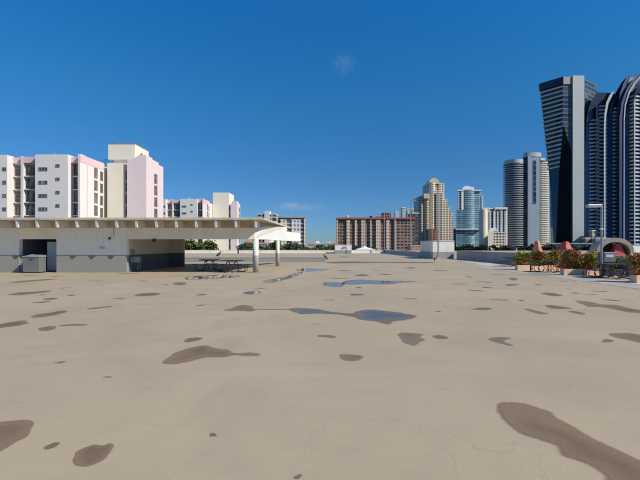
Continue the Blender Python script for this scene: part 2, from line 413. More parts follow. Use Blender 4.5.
PUD = [
 ('damp', 'large long damp patch tapering towards the bottom right corner', [(498,407),(500,404),(510,401.5),(522,402),(535,406),(550,411.5),(560,418),(580,430),(600,441),(620,451),(645,462),(670,475),(660,500),(600,492),(604,478),(595,471),(582,465),(566,460),(556,455),(553,450),(545,445),(535,440),(520,433),(508,424),(500,416)]),
 ('damp', 'dark rounded damp patch cut by the lower left edge', [(-25,428),(-5,422.5),(10,420.5),(20,419.3),(30,419.5),(37.5,423),(34,430),(30,437),(18,443),(6,450),(-8,455),(-28,452)]),
 ('damp', 'brown lobed damp patch at the bottom left with a small notch', [(71,462),(73,457),(76,452),(85,447.5),(95,444.5),(103,445),(110,443),(115,444.5),(113,450),(108,458),(98,463.5),(85,467.3),(74,466)]),
 ('damp', 'tiny oval damp spot between the two lower left patches', [(43,448),(49,444.5),(57,442),(60,443.5),(56,447),(47,450)]),
 ('damp', 'wide damp patch left of centre with a thin tail pointing right', [(163,361.5),(170,356),(182,350),(196,346),(208,345.5),(216,348),(230,349.5),(236,352.5),(246,352.5),(252,352),(261,354),(259,356),(246,356.5),(236,355.5),(225,357.5),(205,358),(190,362),(175,364.5),(165,363.8)]),
 ('damp', 'small damp spot just above the wide tailed patch', [(184,341),(188,338.5),(196,337.5),(203,338.3),(198,340.5),(188,342.5)]),
 ('film', 'long blue grey puddle in mid deck with a thin neck reaching left', [(287,309.3),(300,307.8),(318,309),(335,312),(352,313.3),(353,312),(362,310),(375,309.5),(390,311.5),(402,313),(414,315.5),(416,317.5),(408,320),(396,321),(388,324.5),(380,323),(372,321),(360,320),(353,317),(345,316),(330,314.3),(318,313.8),(305,314.5),(295,313)]),
 ('damp', 'brown arched damp patch at the left end of the long blue puddle', [(225,310),(232,308.5),(236,305.8),(243,304.8),(252,306),(256,308.6),(270,308.8),(287,309),(287,310),(270,310),(256,310),(252,311.5),(240,311),(228,311.5)]),
 ('faint', 'grey angular damp patch right of the long blue puddle', [(397,333.5),(404,332.5),(414,333),(424,334),(422,337),(427,340),(420,343.5),(414,346),(406,344),(400,340)]),
 ('damp', 'small dark oval spot beside the grey angular patch', [(432,336),(440,335),(448,337),(446,339),(436,338.5)]),
 ('faint', 'small pointed damp patch below the long blue puddle', [(339,354.5),(350,354.3),(363,356),(360,360),(350,361.5),(341,359)]),
 ('water', 'small flat puddle mirroring the sky in the middle distance', [(323,283),(330,282.2),(344,282.8),(343,286.2),(335,287),(326,285.5)]),
 ('water', 'long thin puddle mirroring the brick coloured building', [(342,281.5),(350,280),(362,279.8),(380,280.5),(400,281),(418,281.7),(405,282.5),(385,284.5),(370,284),(345,284.5)]),
 ('water', 'puddle in front of the picnic tables under the pavilion', [(184,278.3),(190,276.5),(215,275),(240,275.5),(236,277.5),(210,279),(190,280)]),
 ('water', 'narrow slanting puddle to the right of the front white column', [(262,281.5),(270,279.5),(284,277),(292,274),(300,271.8),(303,273),(292,278),(282,280.5),(270,283)]),
 ('water', 'teal tinted puddle beyond the second white column', [(296,269.5),(306,268),(318,268.6),(330,269.2),(324,270.3),(312,271.5),(300,271.3)]),
 ('water', 'small puddle halfway between the column and the long blue puddle', [(242,292.5),(252,290.8),(261,292),(256,294.2),(246,294.2)]),
 ('faint', 'long dark streak across the deck near the far parapet', [(326,262.1),(345,261.5),(370,261.7),(430,262),(428,263.2),(380,262.9),(340,263.5),(328,263.2)]),
 ('damp', 'long branching damp streak below the right hand planters', [(573,300),(582,301),(592,302),(603,304.5),(615,305),(628,307.5),(642,310),(660,313),(655,315.8),(640,313.7),(625,312),(612,309.3),(600,307.3),(588,306.8),(582,304)]),
 ('damp', 'broad damp patch running off the right edge of the picture', [(608,334),(620,333),(632,333.5),(645,335.5),(670,338),(675,346),(650,346.5),(638,342.5),(625,339.5),(615,337.5)]),
 ('damp', 'small spot just left of the broad patch on the right edge', [(601,341.5),(606,339),(614,340.5),(612,342),(605,342.5)]),
 ('faint', 'faint hooked damp patch in the right half of the deck', [(488,339),(498,337),(512,338),(505,341),(512,344.5),(516,347),(506,345),(494,342)]),
 ('damp', 'upper of the two slim damp streaks left of the branching one', [(544,305.5),(552,305),(562,306.5),(572,308.5),(562,309.3),(550,308.5)]),
 ('damp', 'lower and leftmost of the slim damp streaks near the branching one', [(523,308.5),(530,309),(540,311.5),(549,313.5),(540,314),(530,311.5)]),
 ('faint', 'pale slim streak under the branching damp streak', [(568,311),(575,311),(586,313.5),(582,314.8),(572,312.8)]),
 ('damp', 'dark pointed streak in front of the middle planter row', [(540,293),(550,292.7),(558,294),(563,296),(552,296.2),(545,294.5)]),
 ('damp', 'dark spot on the deck in front of the farthest planter row', [(508,278.5),(513,277.8),(518,279),(516,280.5),(511,280)]),
 ('faint', 'thin pale streak below the dark spot near the farthest planters', [(505,284.5),(512,284),(521,284.5),(515,285.5),(508,286)]),
 ('damp', 'long damp streak on the left running up to the right', [(31,317),(36,314.5),(50,312.5),(62,310.5),(68,311),(60,314),(48,316.5),(36,317.8)]),
 ('damp', 'damp streak cut by the left edge of the picture', [(-20,328),(0,324),(10,322),(22,320.5),(28,320),(27,322),(30,323),(18,326),(6,327.5),(-10,330)]),
 ('damp', 'small damp oval right of the streak on the left edge', [(38,329),(44,327),(54,326),(56,327.5),(52,330),(42,331)]),
 ('damp', 'slim dark streak nearest the grey cabinet by the pavilion', [(9,282.5),(25,280.5),(50,279),(58,279.3),(40,280.8),(20,282.6)]),
 ('damp', 'second slim streak out from the grey cabinet with a thicker middle', [(5,295),(18,292.5),(35,291.5),(50,290.5),(48,292),(32,294),(22,295.2)]),
 ('damp', 'short streak just below the thick middled streak on the left', [(42,299),(50,298),(58,298.3),(55,299.5),(46,300)]),
 ('faint', 'thin double bar damp streak alone on the left of the deck', [(87,308.5),(100,307),(111,306),(112,307),(100,308.5),(90,309.5)]),
 ('damp', 'flat oval damp patch in front of the pavilion opening', [(134,295.5),(142,293.5),(155,293),(161,293.5),(156,295.5),(144,296.3)]),
 ('damp', 'small oval damp patch left of the puddle by the picnic tables', [(172,283.5),(180,282),(187,283),(184,285),(176,285)]),
 ('damp', 'small dark streak below the oval patch near the picnic tables', [(196,294.8),(201,294),(206,294),(205,295.2),(198,295.4)]),
 ('film', 'small blue sliver of water below the sky mirroring puddle', [(350,294),(356,293.7),(362,294),(364,295.2),(352,295.5)]),
]
for i, (k, lab, poly) in enumerate(PUD):
    mt = {'damp': 'damp', 'faint': 'damp_faint', 'water': 'water', 'film': 'film'}[k]
    nm = 'puddle' if k in ('water', 'film') else 'damp_patch'
    o = puddle_mesh(nm, poly, mt, .0025, rough=.16 if k == 'water' else .09)
    tag(o, lab, 'puddle' if nm == 'puddle' else 'damp patch', 'rain puddles drying on the deck')
# flecks nobody would count
rr = random.Random(5)
bmv = MB()
def blob(cx, cy, rx, ry, z):
    n = 12; ph = rr.random() * 6
    vs = [(cx, cy, z)]
    for kk in range(n):
        a = 2 * math.pi * kk / n
        q = 1 + .35 * math.sin(2 * a + ph) + .2 * math.sin(3 * a + ph * 2) + rr.uniform(-.12, .12)
        vs.append((cx + rx * q * math.cos(a), cy + ry * q * math.sin(a), z))
    bmv.add(vs, [(0, 1 + kk, 1 + (kk + 1) % n) for kk in range(n)])
spots = [(71,295.4,5,.5),(119,298.7,5,.6),(65,288,5,.4),(259,288.7,7,.4),(362,275.3,10,.7),(345,270.5,7,.4),(538,284.5,4,.5),(563,281.2,3,.6),(611,300.2,7,.8),(359,287.6,4,.6),
         (500,300,8,.6),(60,362.5,6,.9),(108,377,4,.7),(385,274.5,7,.5),(410,268,8,.4),(470,277,5,.4),(460,284,6,.5),(485,282,7,.6),(487,287.5,6,.6),(476,290.5,7,.7),(143,281,6,.4),(95,281,7,.4),(30,275.5,9,.3),(130,273.5,10,.3),
         (213,435,5,1.5),(330,300,5,.3),(316,324,3,.4),(298,477,5,1),(360,262.5,9,.3),(345,257,8,.25),(440,270.5,6,.5),(600,291.5,7,.4),(575,293.2,6,.4),(590,294.5,6,.4)]
for x, y, wx, hy in spots:
    X, Y = gd(x, y); _, Y2 = gd(x, y - hy)
    blob(X, Y, wx * Y / F, max(.03, Y2 - Y), .0028)
for _ in range(70):
    Y = rr.uniform(7, 60); X = rr.uniform(-.8 * Y, min(11.5, .8 * Y))
    if Y > 24 and X < -3: continue
    s = rr.uniform(.05, .16) * (1 + Y / 25)
    blob(X, Y, s * rr.uniform(.8, 2.2), s, .0028)
ob = bmv.build('damp_flecks', 'stain'); me = ob.data
at = me.attributes.new('inner', 'FLOAT', 'POINT')
for i, v in enumerate(me.vertices): at.data[i].value = 1.0 if i % 13 == 0 else 0.0
tag(ob, 'small damp flecks scattered over the deck', None, None, 'stuff')

# ------------------------------------------------------------------ pavilion
PV = thing('pavilion', 'low flat roofed concrete pavilion with bracketed roof edge and white columns', 'pavilion', (-12, 25.3, 0))
OX, OY = -12.0, 25.3
def L(x, y): return (x - OX, y - OY)
def pbox(name, x0, x1, y0, y1, z0, z1, mat, bevel=0, parent=PV):
    return MB().box(x0 - OX, x1 - OX, y0 - OY, y1 - OY, z0, z1).build(name, mat, parent, bevel)
# roof
m = MB(); m.prism([L(-42, 24.42), L(-3.4, 24.42), L(-2.62, 36.2), L(-42, 36.2)], 3.29, 3.41); m.build('roof', 'roof', PV, .015)
m = MB(); m.prism([L(-41.9, 24.6), L(-3.7, 24.6), L(-2.95, 36), L(-41.9, 36)], 3.412, 3.45); m.build('roof_membrane', 'roof', PV)
XL0, XO0, XO1, XB = px(-60, 25.65), px(19.2, 25.65), px(56.5, 25.65), px(126.5, 25.65)
XC = -4.18
# upper band behind the brackets and the fascia beam
pbox('upper_band', -42, XC, 25.68, 25.95, 2.875, 3.288, 'roof')
pbox('fascia', XB + .003, XC, 25.62, 25.95, 2.14, 2.873, 'beam')
pbox('fascia', XO0, XO1, 25.65, 25.95, 2.14, 2.873, 'beam')
# brackets
xs = [a for a in range(0, 1)]
bpx = [255.4 - 19.95 * i for i in range(0, 22)]
br0 = None
for i, bx in enumerate(bpx):
    X = px(bx, 24.45)
    if br0 is None:
        m = MB()
        prof = [(0, 2.9), (1.15, 2.84), (1.24, 3.285), (0, 3.285)]
        vs = [(-.07, .05 - a, z) for a, z in prof] + [(.07, .05 - a, z) for a, z in prof]
        m.add(vs, [(0, 1, 2, 3), (7, 6, 5, 4), (0, 4, 5, 1), (1, 5, 6, 2), (2, 6, 7, 3), (3, 7, 4, 0)])
        br0 = m.build('bracket', 'white', PV, .008, loc=(X - OX, 25.65 - OY, 0))
    else:
        c = br0.copy(); COL.objects.link(c); c.parent = PV; c.location = (X - OX, 25.65 - OY, 0)
# enclosed block walls
def wall(x0, x1, y0, y1, z0, z1, mat='pav'): return pbox('wall', x0, x1, y0, y1, z0, z1, mat)
wall(-42, XO0, 25.65, 25.95, 0, 2.872)
wall(XO1, XB, 25.65, 25.95, 0, 2.872)
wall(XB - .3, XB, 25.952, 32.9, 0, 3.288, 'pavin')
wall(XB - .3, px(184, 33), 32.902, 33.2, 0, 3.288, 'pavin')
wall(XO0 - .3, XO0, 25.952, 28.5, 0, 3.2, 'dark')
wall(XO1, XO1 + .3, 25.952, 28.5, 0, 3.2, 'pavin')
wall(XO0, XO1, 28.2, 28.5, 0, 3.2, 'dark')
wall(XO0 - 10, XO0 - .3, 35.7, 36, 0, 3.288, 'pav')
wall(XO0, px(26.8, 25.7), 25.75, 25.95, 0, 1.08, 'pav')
# horizontal drip joint on the long wall
pbox('drip_line', XO1 + .01, XB - .01, 25.638, 25.648, 1.108, 1.12, 'parg')
pbox('drip_line', -42, XO0 - .01, 25.638, 25.648, 1.108, 1.12, 'parg')
# door leaf standing open in the opening
dl = pbox('door', px(45, 26.6), px(55, 26.6), 26.8, 26.86, .06, 1.98, 'door', .008)
MB().tube([(px(46, 26.6) - OX, 26.77 - OY, 1.0), (px(46, 26.6) - OX, 26.72 - OY, 1.0), (px(47, 26.6) - OX, 26.72 - OY, 1.0)], .012, 8).build('handle', 'galv', dl)
# side beam on the right, chamfered front corner
A0 = (XC, 25.62, 2.15); A1 = (-2.72, 32.8, 2.12); C1 = (-2.72, 32.8, 3.27); D1 = (-3.72, 27.1, 3.0); B0 = (XC, 25.62, 2.87)
th = -.3
vs = [A0, A1, C1, D1, B0]
vs2 = [(v[0] + th, v[1] + .12, v[2]) for v in vs]
m = MB(); V = [(v[0] - OX, v[1] - OY, v[2]) for v in vs + vs2]
m.add(V, [(0, 1, 2, 3), (0, 3, 4), (5, 8, 7, 6), (5, 9, 8), (0, 5, 6, 1), (1, 6, 7, 2), (2, 7, 8, 3), (3, 8, 9, 4), (4, 9, 5, 0)])
m.build('side_beam', 'white', PV, .008)
MB().prism([L(-3.2, 34.2), L(-1.85, 38.0), L(-2.1, 38.1), L(-3.45, 34.3)], 2.15, 2.95).build('rear_beam', 'white', PV, .01)
pbox('rear_beam', -11.3, -2.98, 36.25, 36.55, 2.55, 3.27, 'beam', .01)
# columns
def column(x, y, h, r):
    m = MB(); seg = 28
    m.tube([(0, 0, 0), (0, 0, 1.1), (0, 0, h)], [r, r, r], seg)
    o = m.build('column', 'col', PV, smooth=False, loc=(x - OX, y - OY, 0))
    for p in o.data.polygons: p.use_smooth = len(p.vertices) == 4
    return o
column(px(255.6, 25.8), 25.83, 2.145, .185)
column(px(277.6, 33.6), 33.6, 3.285, .17)
# things fixed to the pavilion
sc_m = MB(); sc_m.tube([(0, 0, .1), (0, -.1, .1), (0, -.18, .04)], .02, 8); sc_m.tube([(0, -.18, .05), (0, -.18, .01), (0, -.18, -.05), (0, -.18, -.1)], [.05, .08, .075, .02], 14, 1)
sc_m.build('security_camera', ['white', 'black'], PV, smooth=True, loc=(px(109.7, 25.5) - OX, 25.65 - OY, 2.2))
m = MB(); m.box(-.09, .09, -.12, 0, -.02, .18); m.tube([(0, -.08, -.03), (0, -.08, -.07)], .035, 10)
m.build('floodlight', 'black', PV, loc=(px(154.5, 25.6) - OX, 25.6 - OY, 1.98))
m = MB(); m.box(-.19, .19, -.02, -.002, -.09, .09); m.tube([(0, -.022, .02), (0, -.026, .02)], .05, 14, 1); m.box(-.13, .13, -.024, -.02, -.07, -.05, 1)
m.build('wall_sign', ['door', 'frame'], PV, loc=(px(99.3, 25.3) - OX, 25.65 - OY, 1.58))
m = MB(); m.tube([(0, -.03, 2.3), (0, -.03, 2.86)], .014, 6); m.build('conduit', 'frame', PV, loc=(px(111, 25.3) - OX, 25.65 - OY, 0))
m = MB(); m.box(-.06, 0, -.3, .3, 0, .3); m.build('electric_box', 'frame', PV, .01, loc=(XB + .065 - OX, 26.4 - OY, 1.16))

# cabinet by the opening
CB = thing('storage_cabinet', 'grey storage cabinet with sloped lid in front of the pavilion doorway', 'cabinet', (px(35.2, 25.4), 25.33, 0))
m = MB(); m.box(-.5, .5, -.3, .35, .07, 1.0); m.build('body', 'cabinet', CB, .012)
m = MB(); m.box(-.46, .46, -.26, .31, 0, .07); m.build('plinth', 'black', CB)
m = MB(); m.add([(-.53, -.34, 1.0), (.53, -.34, 1.0), (.53, .38, 1.0), (-.53, .38, 1.0), (-.53, -.34, 1.05), (.53, -.34, 1.03), (.53, .38, 1.13), (-.3, .38, 1.2), (-.53, .38, 1.13), (-.2, -.34, 1.07)],
      [(0, 1, 2, 3), (0, 4, 9, 5, 1), (1, 5, 6, 2), (2, 6, 7, 8, 3), (3, 8, 4, 0), (4, 8, 7, 9), (9, 7, 6, 5)]); m.build('lid', 'lid', CB, .008)
MB().box(-.12, .12, -.325, -.3, .84, .88).build('handle', 'black', CB)
# small bin beside the open bay
SC = thing('service_cart', 'small pale service cart standing just inside the open pavilion bay', 'cart', (px(135, 26.4), 26.4, 0))
m = MB(); m.box(-.33, .33, -.2, .2, .62, 1.0); m.build('tray_box', 'lid', SC, .02)
for sx in (-.27, .27):
    for sy in (-.15, .15):
        MB().tube([(sx, sy, .08), (sx, sy, .62)], .014, 8).build('leg', 'galv', SC)
        MB().tube([(sx - .015, sy, .05), (sx + .015, sy, .05)], .05, 12).build('wheel', 'black', SC)
m = MB(); m.tube([(-.33, -.15, .95), (-.45, -.15, 1.0), (-.45, .15, 1.0), (-.33, .15, .95)], .012, 8); m.build('handle', 'galv', SC)

# ------------------------------------------------------------------ picnic tables
def picnic(name, label, loc, rz, group, w=.6):
    t = thing(name, label, 'picnic table', loc, rz, group)
    m = MB(); n = 8
    for i in range(n):
        a = -w + 2 * w * i / n; m.box(a + .006, a + 2 * w / n - .006, -w, w, .735, .765)
    m.box(-w, w, -w - .02, -w, .72, .77); m.box(-w, w, w, w + .02, .72, .77); m.box(-w - .02, -w, -w - .02, w + .02, .72, .77); m.box(w, w + .02, -w - .02, w + .02, .72, .77)
    m.box(-w, w, -.03, .03, .70, .734)
    m.build('tabletop', 'iron', t)
    for q in range(4):
        R4 = Matrix.Rotation(q * math.pi / 2, 4, 'Z')
        def xf(mb):
            mb.v = [tuple(R4 @ Vector(v)) for v in mb.v]; return mb
        s = MB()
        for i in range(3): s.box(-.42, .42, -w - .46 + i * .09, -w - .38 + i * .09, .43, .455)
        s.box(-.42, .42, -w - .46, -w - .20, .41, .428)
        xf(s).build('seat', 'iron', t)
        l = MB()
        arc = lambda x: [(x, -.1, .70), (x, -.28, .60), (x, -.34, .40), (x, -.30, .20), (x, -.38, .06), (x, -.6, .03), (x, -w - .18, .03), (x, -w - .33, .10), (x, -w - .36, .25), (x, -w - .33, .41)]
        l.tube(arc(-.26), .022, 8); l.tube(arc(.26), .022, 8)
        xf(l).build('leg', 'iron', t)
    return t
pa = picnic('picnic_table', 'dark metal picnic table under the pavilion roof, left of the pair', (px(209.5, 27.6), 27.6, 0), R(4), 'dark metal picnic tables')
def pic2(label, loc, rz, s=1):
    return dup(pa, loc, rz, label, (s, s, 1))
pic2('dark metal picnic table under the pavilion roof, beside the front column', (px(232, 26.2), 26.2, 0), R(-6))
pic2('dark metal picnic table between the farthest and middle planter rows', (px(551, 26.0), 26.0, 0), R(3), 1.0)
pic2('dark metal picnic table nearest the right edge beside the tall lamp post', (px(613, 21.2), 21.2, 0), R(-3), 1.12)
pic2('dark metal picnic table beyond the farthest planter row by the grey parapet', (px(510, 33.2), 33.2, 0), R(5), .8)

# ------------------------------------------------------------------ planters and shrubs
def leaf_cloud(rnd, n, rx, ry, h, z0, lw, ll, mats=4, clump=12, up=.4, pal=None):
    mb = MB()
    cl = []
    for _ in range(clump):
        a = rnd.uniform(0, 2 * math.pi); r_ = math.sqrt(rnd.random())
        zz = rnd.random()
        taper = 1 - .35 * zz
        cl.append((rx * r_ * math.cos(a) * taper, ry * r_ * math.sin(a) * taper, z0 + h * zz, rnd.choice(pal) if pal else rnd.randrange(mats)))
    for _ in range(n):
        c = rnd.choice(cl)
        s = h / 5.5
        p = Vector((c[0] + rnd.gauss(0, s * rx / h * 1.4), c[1] + rnd.gauss(0, s * ry / h * 1.4), c[2] + rnd.gauss(0, s * .7)))
        if p.z < z0 * .9: p.z = z0 + rnd.random() * h * .3
        d = Vector((rnd.gauss(0, 1), rnd.gauss(0, 1), rnd.gauss(up, .8))).normalized()
        sd = d.cross(Vector((rnd.gauss(0, 1), rnd.gauss(0, 1), rnd.gauss(0, 1)))).normalized()
        q = rnd.uniform(.7, 1.4)
        w_, l_ = lw * q, ll * q
        mi = c[3] if rnd.random() < .72 else (rnd.choice(pal) if pal else rnd.randrange(mats))
        mb.add([p, p + d * l_ * .5 + sd * w_, p + d * l_, p + d * l_ * .5 - sd * w_], [(0, 1, 2, 3)], mi)
    return mb
LM = ['lf_g', 'lf_y', 'lf_o', 'lf_r']
def planter(label, x, y, w, dep=.42, h=.36, plabel='', seed=0, pal=(0, 1, 2, 3), sh=.95):
    t = thing('planter', label, 'planter', (x, y, 0), 0, 'pink concrete planters along the right side')
    m = MB()
    m.add([(-w/2+.02, 0.02, 0), (w/2-.02, 0.02, 0), (w/2-.02, dep-.02, 0), (-w/2+.02, dep-.02, 0), (-w/2, 0, h), (w/2, 0, h), (w/2, dep, h), (-w/2, dep, h),
           (-w/2+.05, .05, h), (w/2-.05, .05, h), (w/2-.05, dep-.05, h), (-w/2+.05, dep-.05, h), (-w/2+.05, .05, h-.06), (w/2-.05, .05, h-.06), (w/2-.05, dep-.05, h-.06), (-w/2+.05, dep-.05, h-.06)],
          [(3, 2, 1, 0), (0, 1, 5, 4), (1, 2, 6, 5), (2, 3, 7, 6), (3, 0, 4, 7), (4, 5, 9, 8), (5, 6, 10, 9), (6, 7, 11, 10), (7, 4, 8, 11), (8, 9, 13, 12), (9, 10, 14, 13), (10, 11, 15, 14), (11, 8, 12, 15), (12, 13, 14, 15)])
    m.build('pot', 'planter', t, .006)
    MB().box(-w/2+.055, w/2-.055, .055, dep-.055, h-.08, h-.03).build('soil', 'soil', t)
    rnd = random.Random(seed)
    s = thing('croton_shrub', plabel, 'shrub', (x, y + dep/2 + .08, h - .03), 0, 'croton shrubs in the pink planters')
    leaf_cloud(rnd, 2300, w * .60, dep * .45, sh * .84, .05, .028, .13, 4, 16, .5, list(pal)).build('leaves', LM, s)
    m = MB()
    for _ in range(7):
        a, b_ = rnd.uniform(-w*.35, w*.35), rnd.uniform(-.1, .1)
        m.tube([(a * .5, b_, 0), (a * .8, b_ * 2, sh * .4), (a, b_ * 2.5, sh * .85)], [.014, .01, .005], 6)
    m.build('stems', 'bark', s)
G_, Y_, O_, R_ = 0, 1, 2, 3
planter('pink planter with green and yellow shrub, leftmost of the farthest row', px(523.5, 28), 27.9, .92, plabel='green and yellow croton in the leftmost planter of the farthest row', seed=1, pal=(G_, G_, Y_, Y_, O_))
planter('pink planter with dark green and orange shrub, second in the farthest row', px(539.5, 28), 27.9, 1.0, plabel='dark green and orange croton in the second planter of the farthest row', seed=2, pal=(G_, O_, Y_, G_, R_))
planter('pink planter half hidden behind the picnic table, third in the farthest row', px(555.5, 28), 27.9, 1.0, plabel='yellow and orange croton behind the picnic table in the farthest row', seed=3, pal=(Y_, O_, G_, O_))
planter('pink planter against the parapet, last in the farthest row', px(570, 28), 27.9, .9, plabel='green and red croton against the parapet in the farthest row', seed=4, pal=(G_, O_, R_))
planter('pink planter with reddest shrub, leftmost of the middle row', px(572.5, 23.4), 23.3, 1.1, plabel='tall red and orange croton in the leftmost planter of the middle row', seed=5, pal=(R_, O_, O_, Y_, G_), sh=1.08)
planter('pink planter with thin mixed shrub, centre of the middle row', px(593, 23.4), 23.3, 1.15, plabel='sparse green and orange croton in the centre planter of the middle row', seed=6, pal=(G_, O_, Y_, R_))
planter('pink planter behind the lamp post, right end of the middle row', px(614, 23.4), 23.3, 1.05, plabel='orange croton behind the lamp post in the middle row', seed=7, pal=(O_, Y_, G_, Y_), sh=.9)
planter('pink planter with its grey shaded end showing at the right edge', 15.05, 18.25, 1.2, dep=.45, plabel='yellow and orange croton in the nearest planter at the right edge', seed=8, pal=(Y_, O_, G_, O_), sh=1.0)
planter('pink planter beside the nearest one, partly outside the picture', 16.4, 18.25, 1.2, dep=.45, plabel='green and orange croton in the planter next to the nearest one', seed=9, pal=(Y_, O_, G_, G_), sh=1.1)

# litter bin
BN = thing('litter_bin', 'pale grey square bin with dark base behind the lamp post', 'bin', (px(606.5, 22.6), 22.6, 0))
MB().box(-.27, .27, -.2, .2, 0, .78).build('base', 'black', BN, .01)
MB().box(-.33, .33, -.26, .26, .785, 1.36).build('hood', 'cabinet', BN, .04)
MB().box(-.2, .2, -.268, -.262, 1.08, 1.22).build('flap', 'door', BN)

# near lamp
def lamp_head(x0, dirx, parent, loc, L_=.8, mat='galv'):
    m = MB(); m.box(0 if dirx > 0 else -L_, L_ if dirx > 0 else 0, -.14, .14, -.1, .12); return m.build('lamp_head', mat, parent, .03, loc=loc)
LP = thing('lamp_post', 'short grey lamp post with box head reaching left beside the right planters', 'lamp post', (px(605.5, 21.6), 21.9, 0))
MB().tube([(0, 0, 0), (0, 0, 4.0)], [.06, .055], 12).build('pole', 'galv', LP)
MB().box(-.14, .14, -.14, .14, 0, .03).build('base_plate', 'galv', LP)
m = MB(); m.box(-.82, -.06, -.12, .12, 3.8, 3.98); m.build('lamp_head', 'galv', LP, .03)
m = MB(); m.box(-.74, -.3, -.09, .09, 3.785, 3.799); m.build('lens', 'fabric', LP)
m = MB(); m.tube([(-.07, 0, 2.62), (.07, 0, 2.62)], .06, 10); m.build('photocell', 'door', LP)
for i, (x, Y, h, s, lab) in enumerate(((438.2, 54.5, 8.9, -1, 'tall grey lamp post standing in front of the near white hut'), (410.6, 71.5, 9.9, 1, 'tall thin lamp post against the right end of the brick coloured block'),
                           (394.8, 85, 10.4, -1, 'thin lamp post, third one back along the side parapet'), (384.5, 92.5, 10.9, -1, 'most distant thin lamp post near the corner of the parapets'))):
    t = thing('lamp_post', lab, 'lamp post', (px(x, Y), Y if i else 52.6, 0), 0, 'tall lamp posts along the side parapet')
    if i == 0: t.location.x = px(x, 52.6)
    MB().tube([(0, 0, 0), (0, 0, h)], [.10, .07], 10).build('pole', 'galv', t)
    MB().box(-.25, .25, -.25, .25, 0, .25).build('footing', 'parg', t)
    m = MB(); m.tube([(0, 0, h - .15), (s * .35, 0, h - .05)], .035, 8); m.box(*( (s * .3, s * 1.0) if s > 0 else (s * 1.0, s * .3)), -.15, .15, h - .12, h + .04)
    m.build('lamp_head', 'galv', t)

# huts
H1 = thing('stair_hut', 'near white stair hut with grey base against the right parapet', 'hut', (16.3, 53, 0))
MB().box(-1.5, 1.5, 0, 6, 0, 2.32).build('wall', 'hut1', H1, .015)
MB().box(-1.54, 1.54, -.04, 6.04, 2.322, 2.4).build('roof', 'white', H1)
H2 = thing('stair_hut', 'distant white stair hut with grey base at the far parapet', 'hut', (px(343.3, 90), 90, 0))
MB().box(-1.85, 1.85, 0, 3, 0, 1.86).build('wall', 'hut2', H2, .01)
MB().box(-1.9, 1.9, -.04, 3.04, 1.862, 1.95).build('roof', 'parw', H2)
# bollards and posts
def post(label, x, Y, r, h, nm='post', mat='black'):
    t = MB(); t.tube([(0, 0, 0), (0, 0, h * .9), (0, 0, h)], [r, r, r * .5], 10)
    tag(t.build(nm, mat, None, loc=(x, Y, 0)), label, nm)
post('short thin dark post beside the second planter of the farthest row', px(530.4, 26.2), 26.2, .035, .62)
post('small black stub on the deck just left of the near hut', px(434.5, 47.5), 47.5, .1, .28, 'bollard')
post('dark post standing before the far parapet left of the columns', px(238.2, 92), 92, .16, 1.45)

# birds
def bird(name, label, loc, rz, s, mats, pose, group):
    m = MB()
    if pose == 'vulture':
        m.tube([(-.42, 0, .12), (-.30, 0, .22), (-.14, 0, .33), (.02, 0, .46), (.12, 0, .58), (.16, 0, .68), (.20, 0, .75), (.26, 0, .755), (.33, 0, .72)],
               [.03, .08, .135, .15, .10, .055, .05, .04, .01], 12)
        for q in (-.06, .06): m.tube([(-.02, q, 0), (-.03, q, .18), (-.02, q, .36)], [.014, .014, .04], 6); m.tube([(-.05, q, .01), (.09, q, .01)], .014, 6)
        for q in (-1, 1): m.tube([(.06, q * .12, .5), (-.12, q * .16, .34), (-.36, q * .08, .16)], [.05, .06, .015], 8)
    else:
        m.tube([(-.30, 0, .16), (-.18, 0, .19), (-.02, 0, .21), (.09, 0, .26), (.13, 0, .34), (.16, 0, .39)], [.015, .06, .085, .07, .045, .045], 12)
        m.tube([(.17, 0, .385), (.25, 0, .37)], [.02, .006], 6)
        for q in (-1, 1): m.tube([(.05, q * .06, .24), (-.12, q * .075, .2), (-.34, q * .02, .17)], [.035, .045, .01], 8, 1)
        for q in (-.03, .03): m.tube([(.0, q, 0), (0, q, .16)], .008, 6); m.tube([(-.01, q, .005), (.05, q, .005)], .008, 6)
    o = m.build(name, mats, None, smooth=True, loc=loc)
    o.rotation_euler = (0, 0, rz); o.scale = (s, s, s)
    tag(o, label, 'bird', group)
bird('dark_bird', 'dark brown bird facing right on the low wall behind the picnic tables', (px(219, 42.6), 42.6, .5), R(10), .8, ['feather'], 'vulture', 'dark birds on the deck')
bird('dark_bird', 'blue black bird standing at the right end of the low wall', (px(325.2, 49), 49, 0), R(170), .9, ['featherb'], 'vulture', 'dark birds on the deck')
bird('dark_bird', 'small dark bird perched on the far parapet left of the front column', (px(243.4, 94.1), 94.1, .74), R(60), .85, ['feather'], 'vulture', 'dark birds on the deck')
bird('gull', 'gull with grey wings on the right parapet, farther of two', (18.15, 42.2, 1.1), R(200), 1.1, ['gullw', 'gullg'], 'gull', 'gulls on the right parapet')
bird('gull', 'mostly white gull on the right parapet left of the planters', (18.15, 37, 1.1), R(-100), .9, ['gullw', 'gullw'], 'gull', 'gulls on the right parapet')

# arch and red hoods on the neighbouring deck
AY = 40.0
AR = thing('arched_shelter', 'taupe arched shelter with a red canopy inside beyond the right parapet', 'shelter', (px(615.5, AY), AY, -.02), R(-12))
outer, inner = [], []
for i in range(17):
    a = math.pi * i / 16
    outer.append((1.66 * math.cos(a) * (1 + .0), 1.05 + 1.5 * max(0, math.sin(a)) ** .85)); inner.append((1.28 * math.cos(a) + .05, 1.0 + 1.13 * max(0, math.sin(a)) ** .85))
poly = [(1.66, 0)] + outer + [(-1.66, 0), (-1.3, 0)] + inner[::-1] + [(1.33, 0)]
m = MB(); n_ = len(poly)
ys = (0, 1.7)
q0 = [(p[0], ys[0], p[1]) for p in poly]; q1 = [(p[0], ys[1], p[1]) for p in poly]
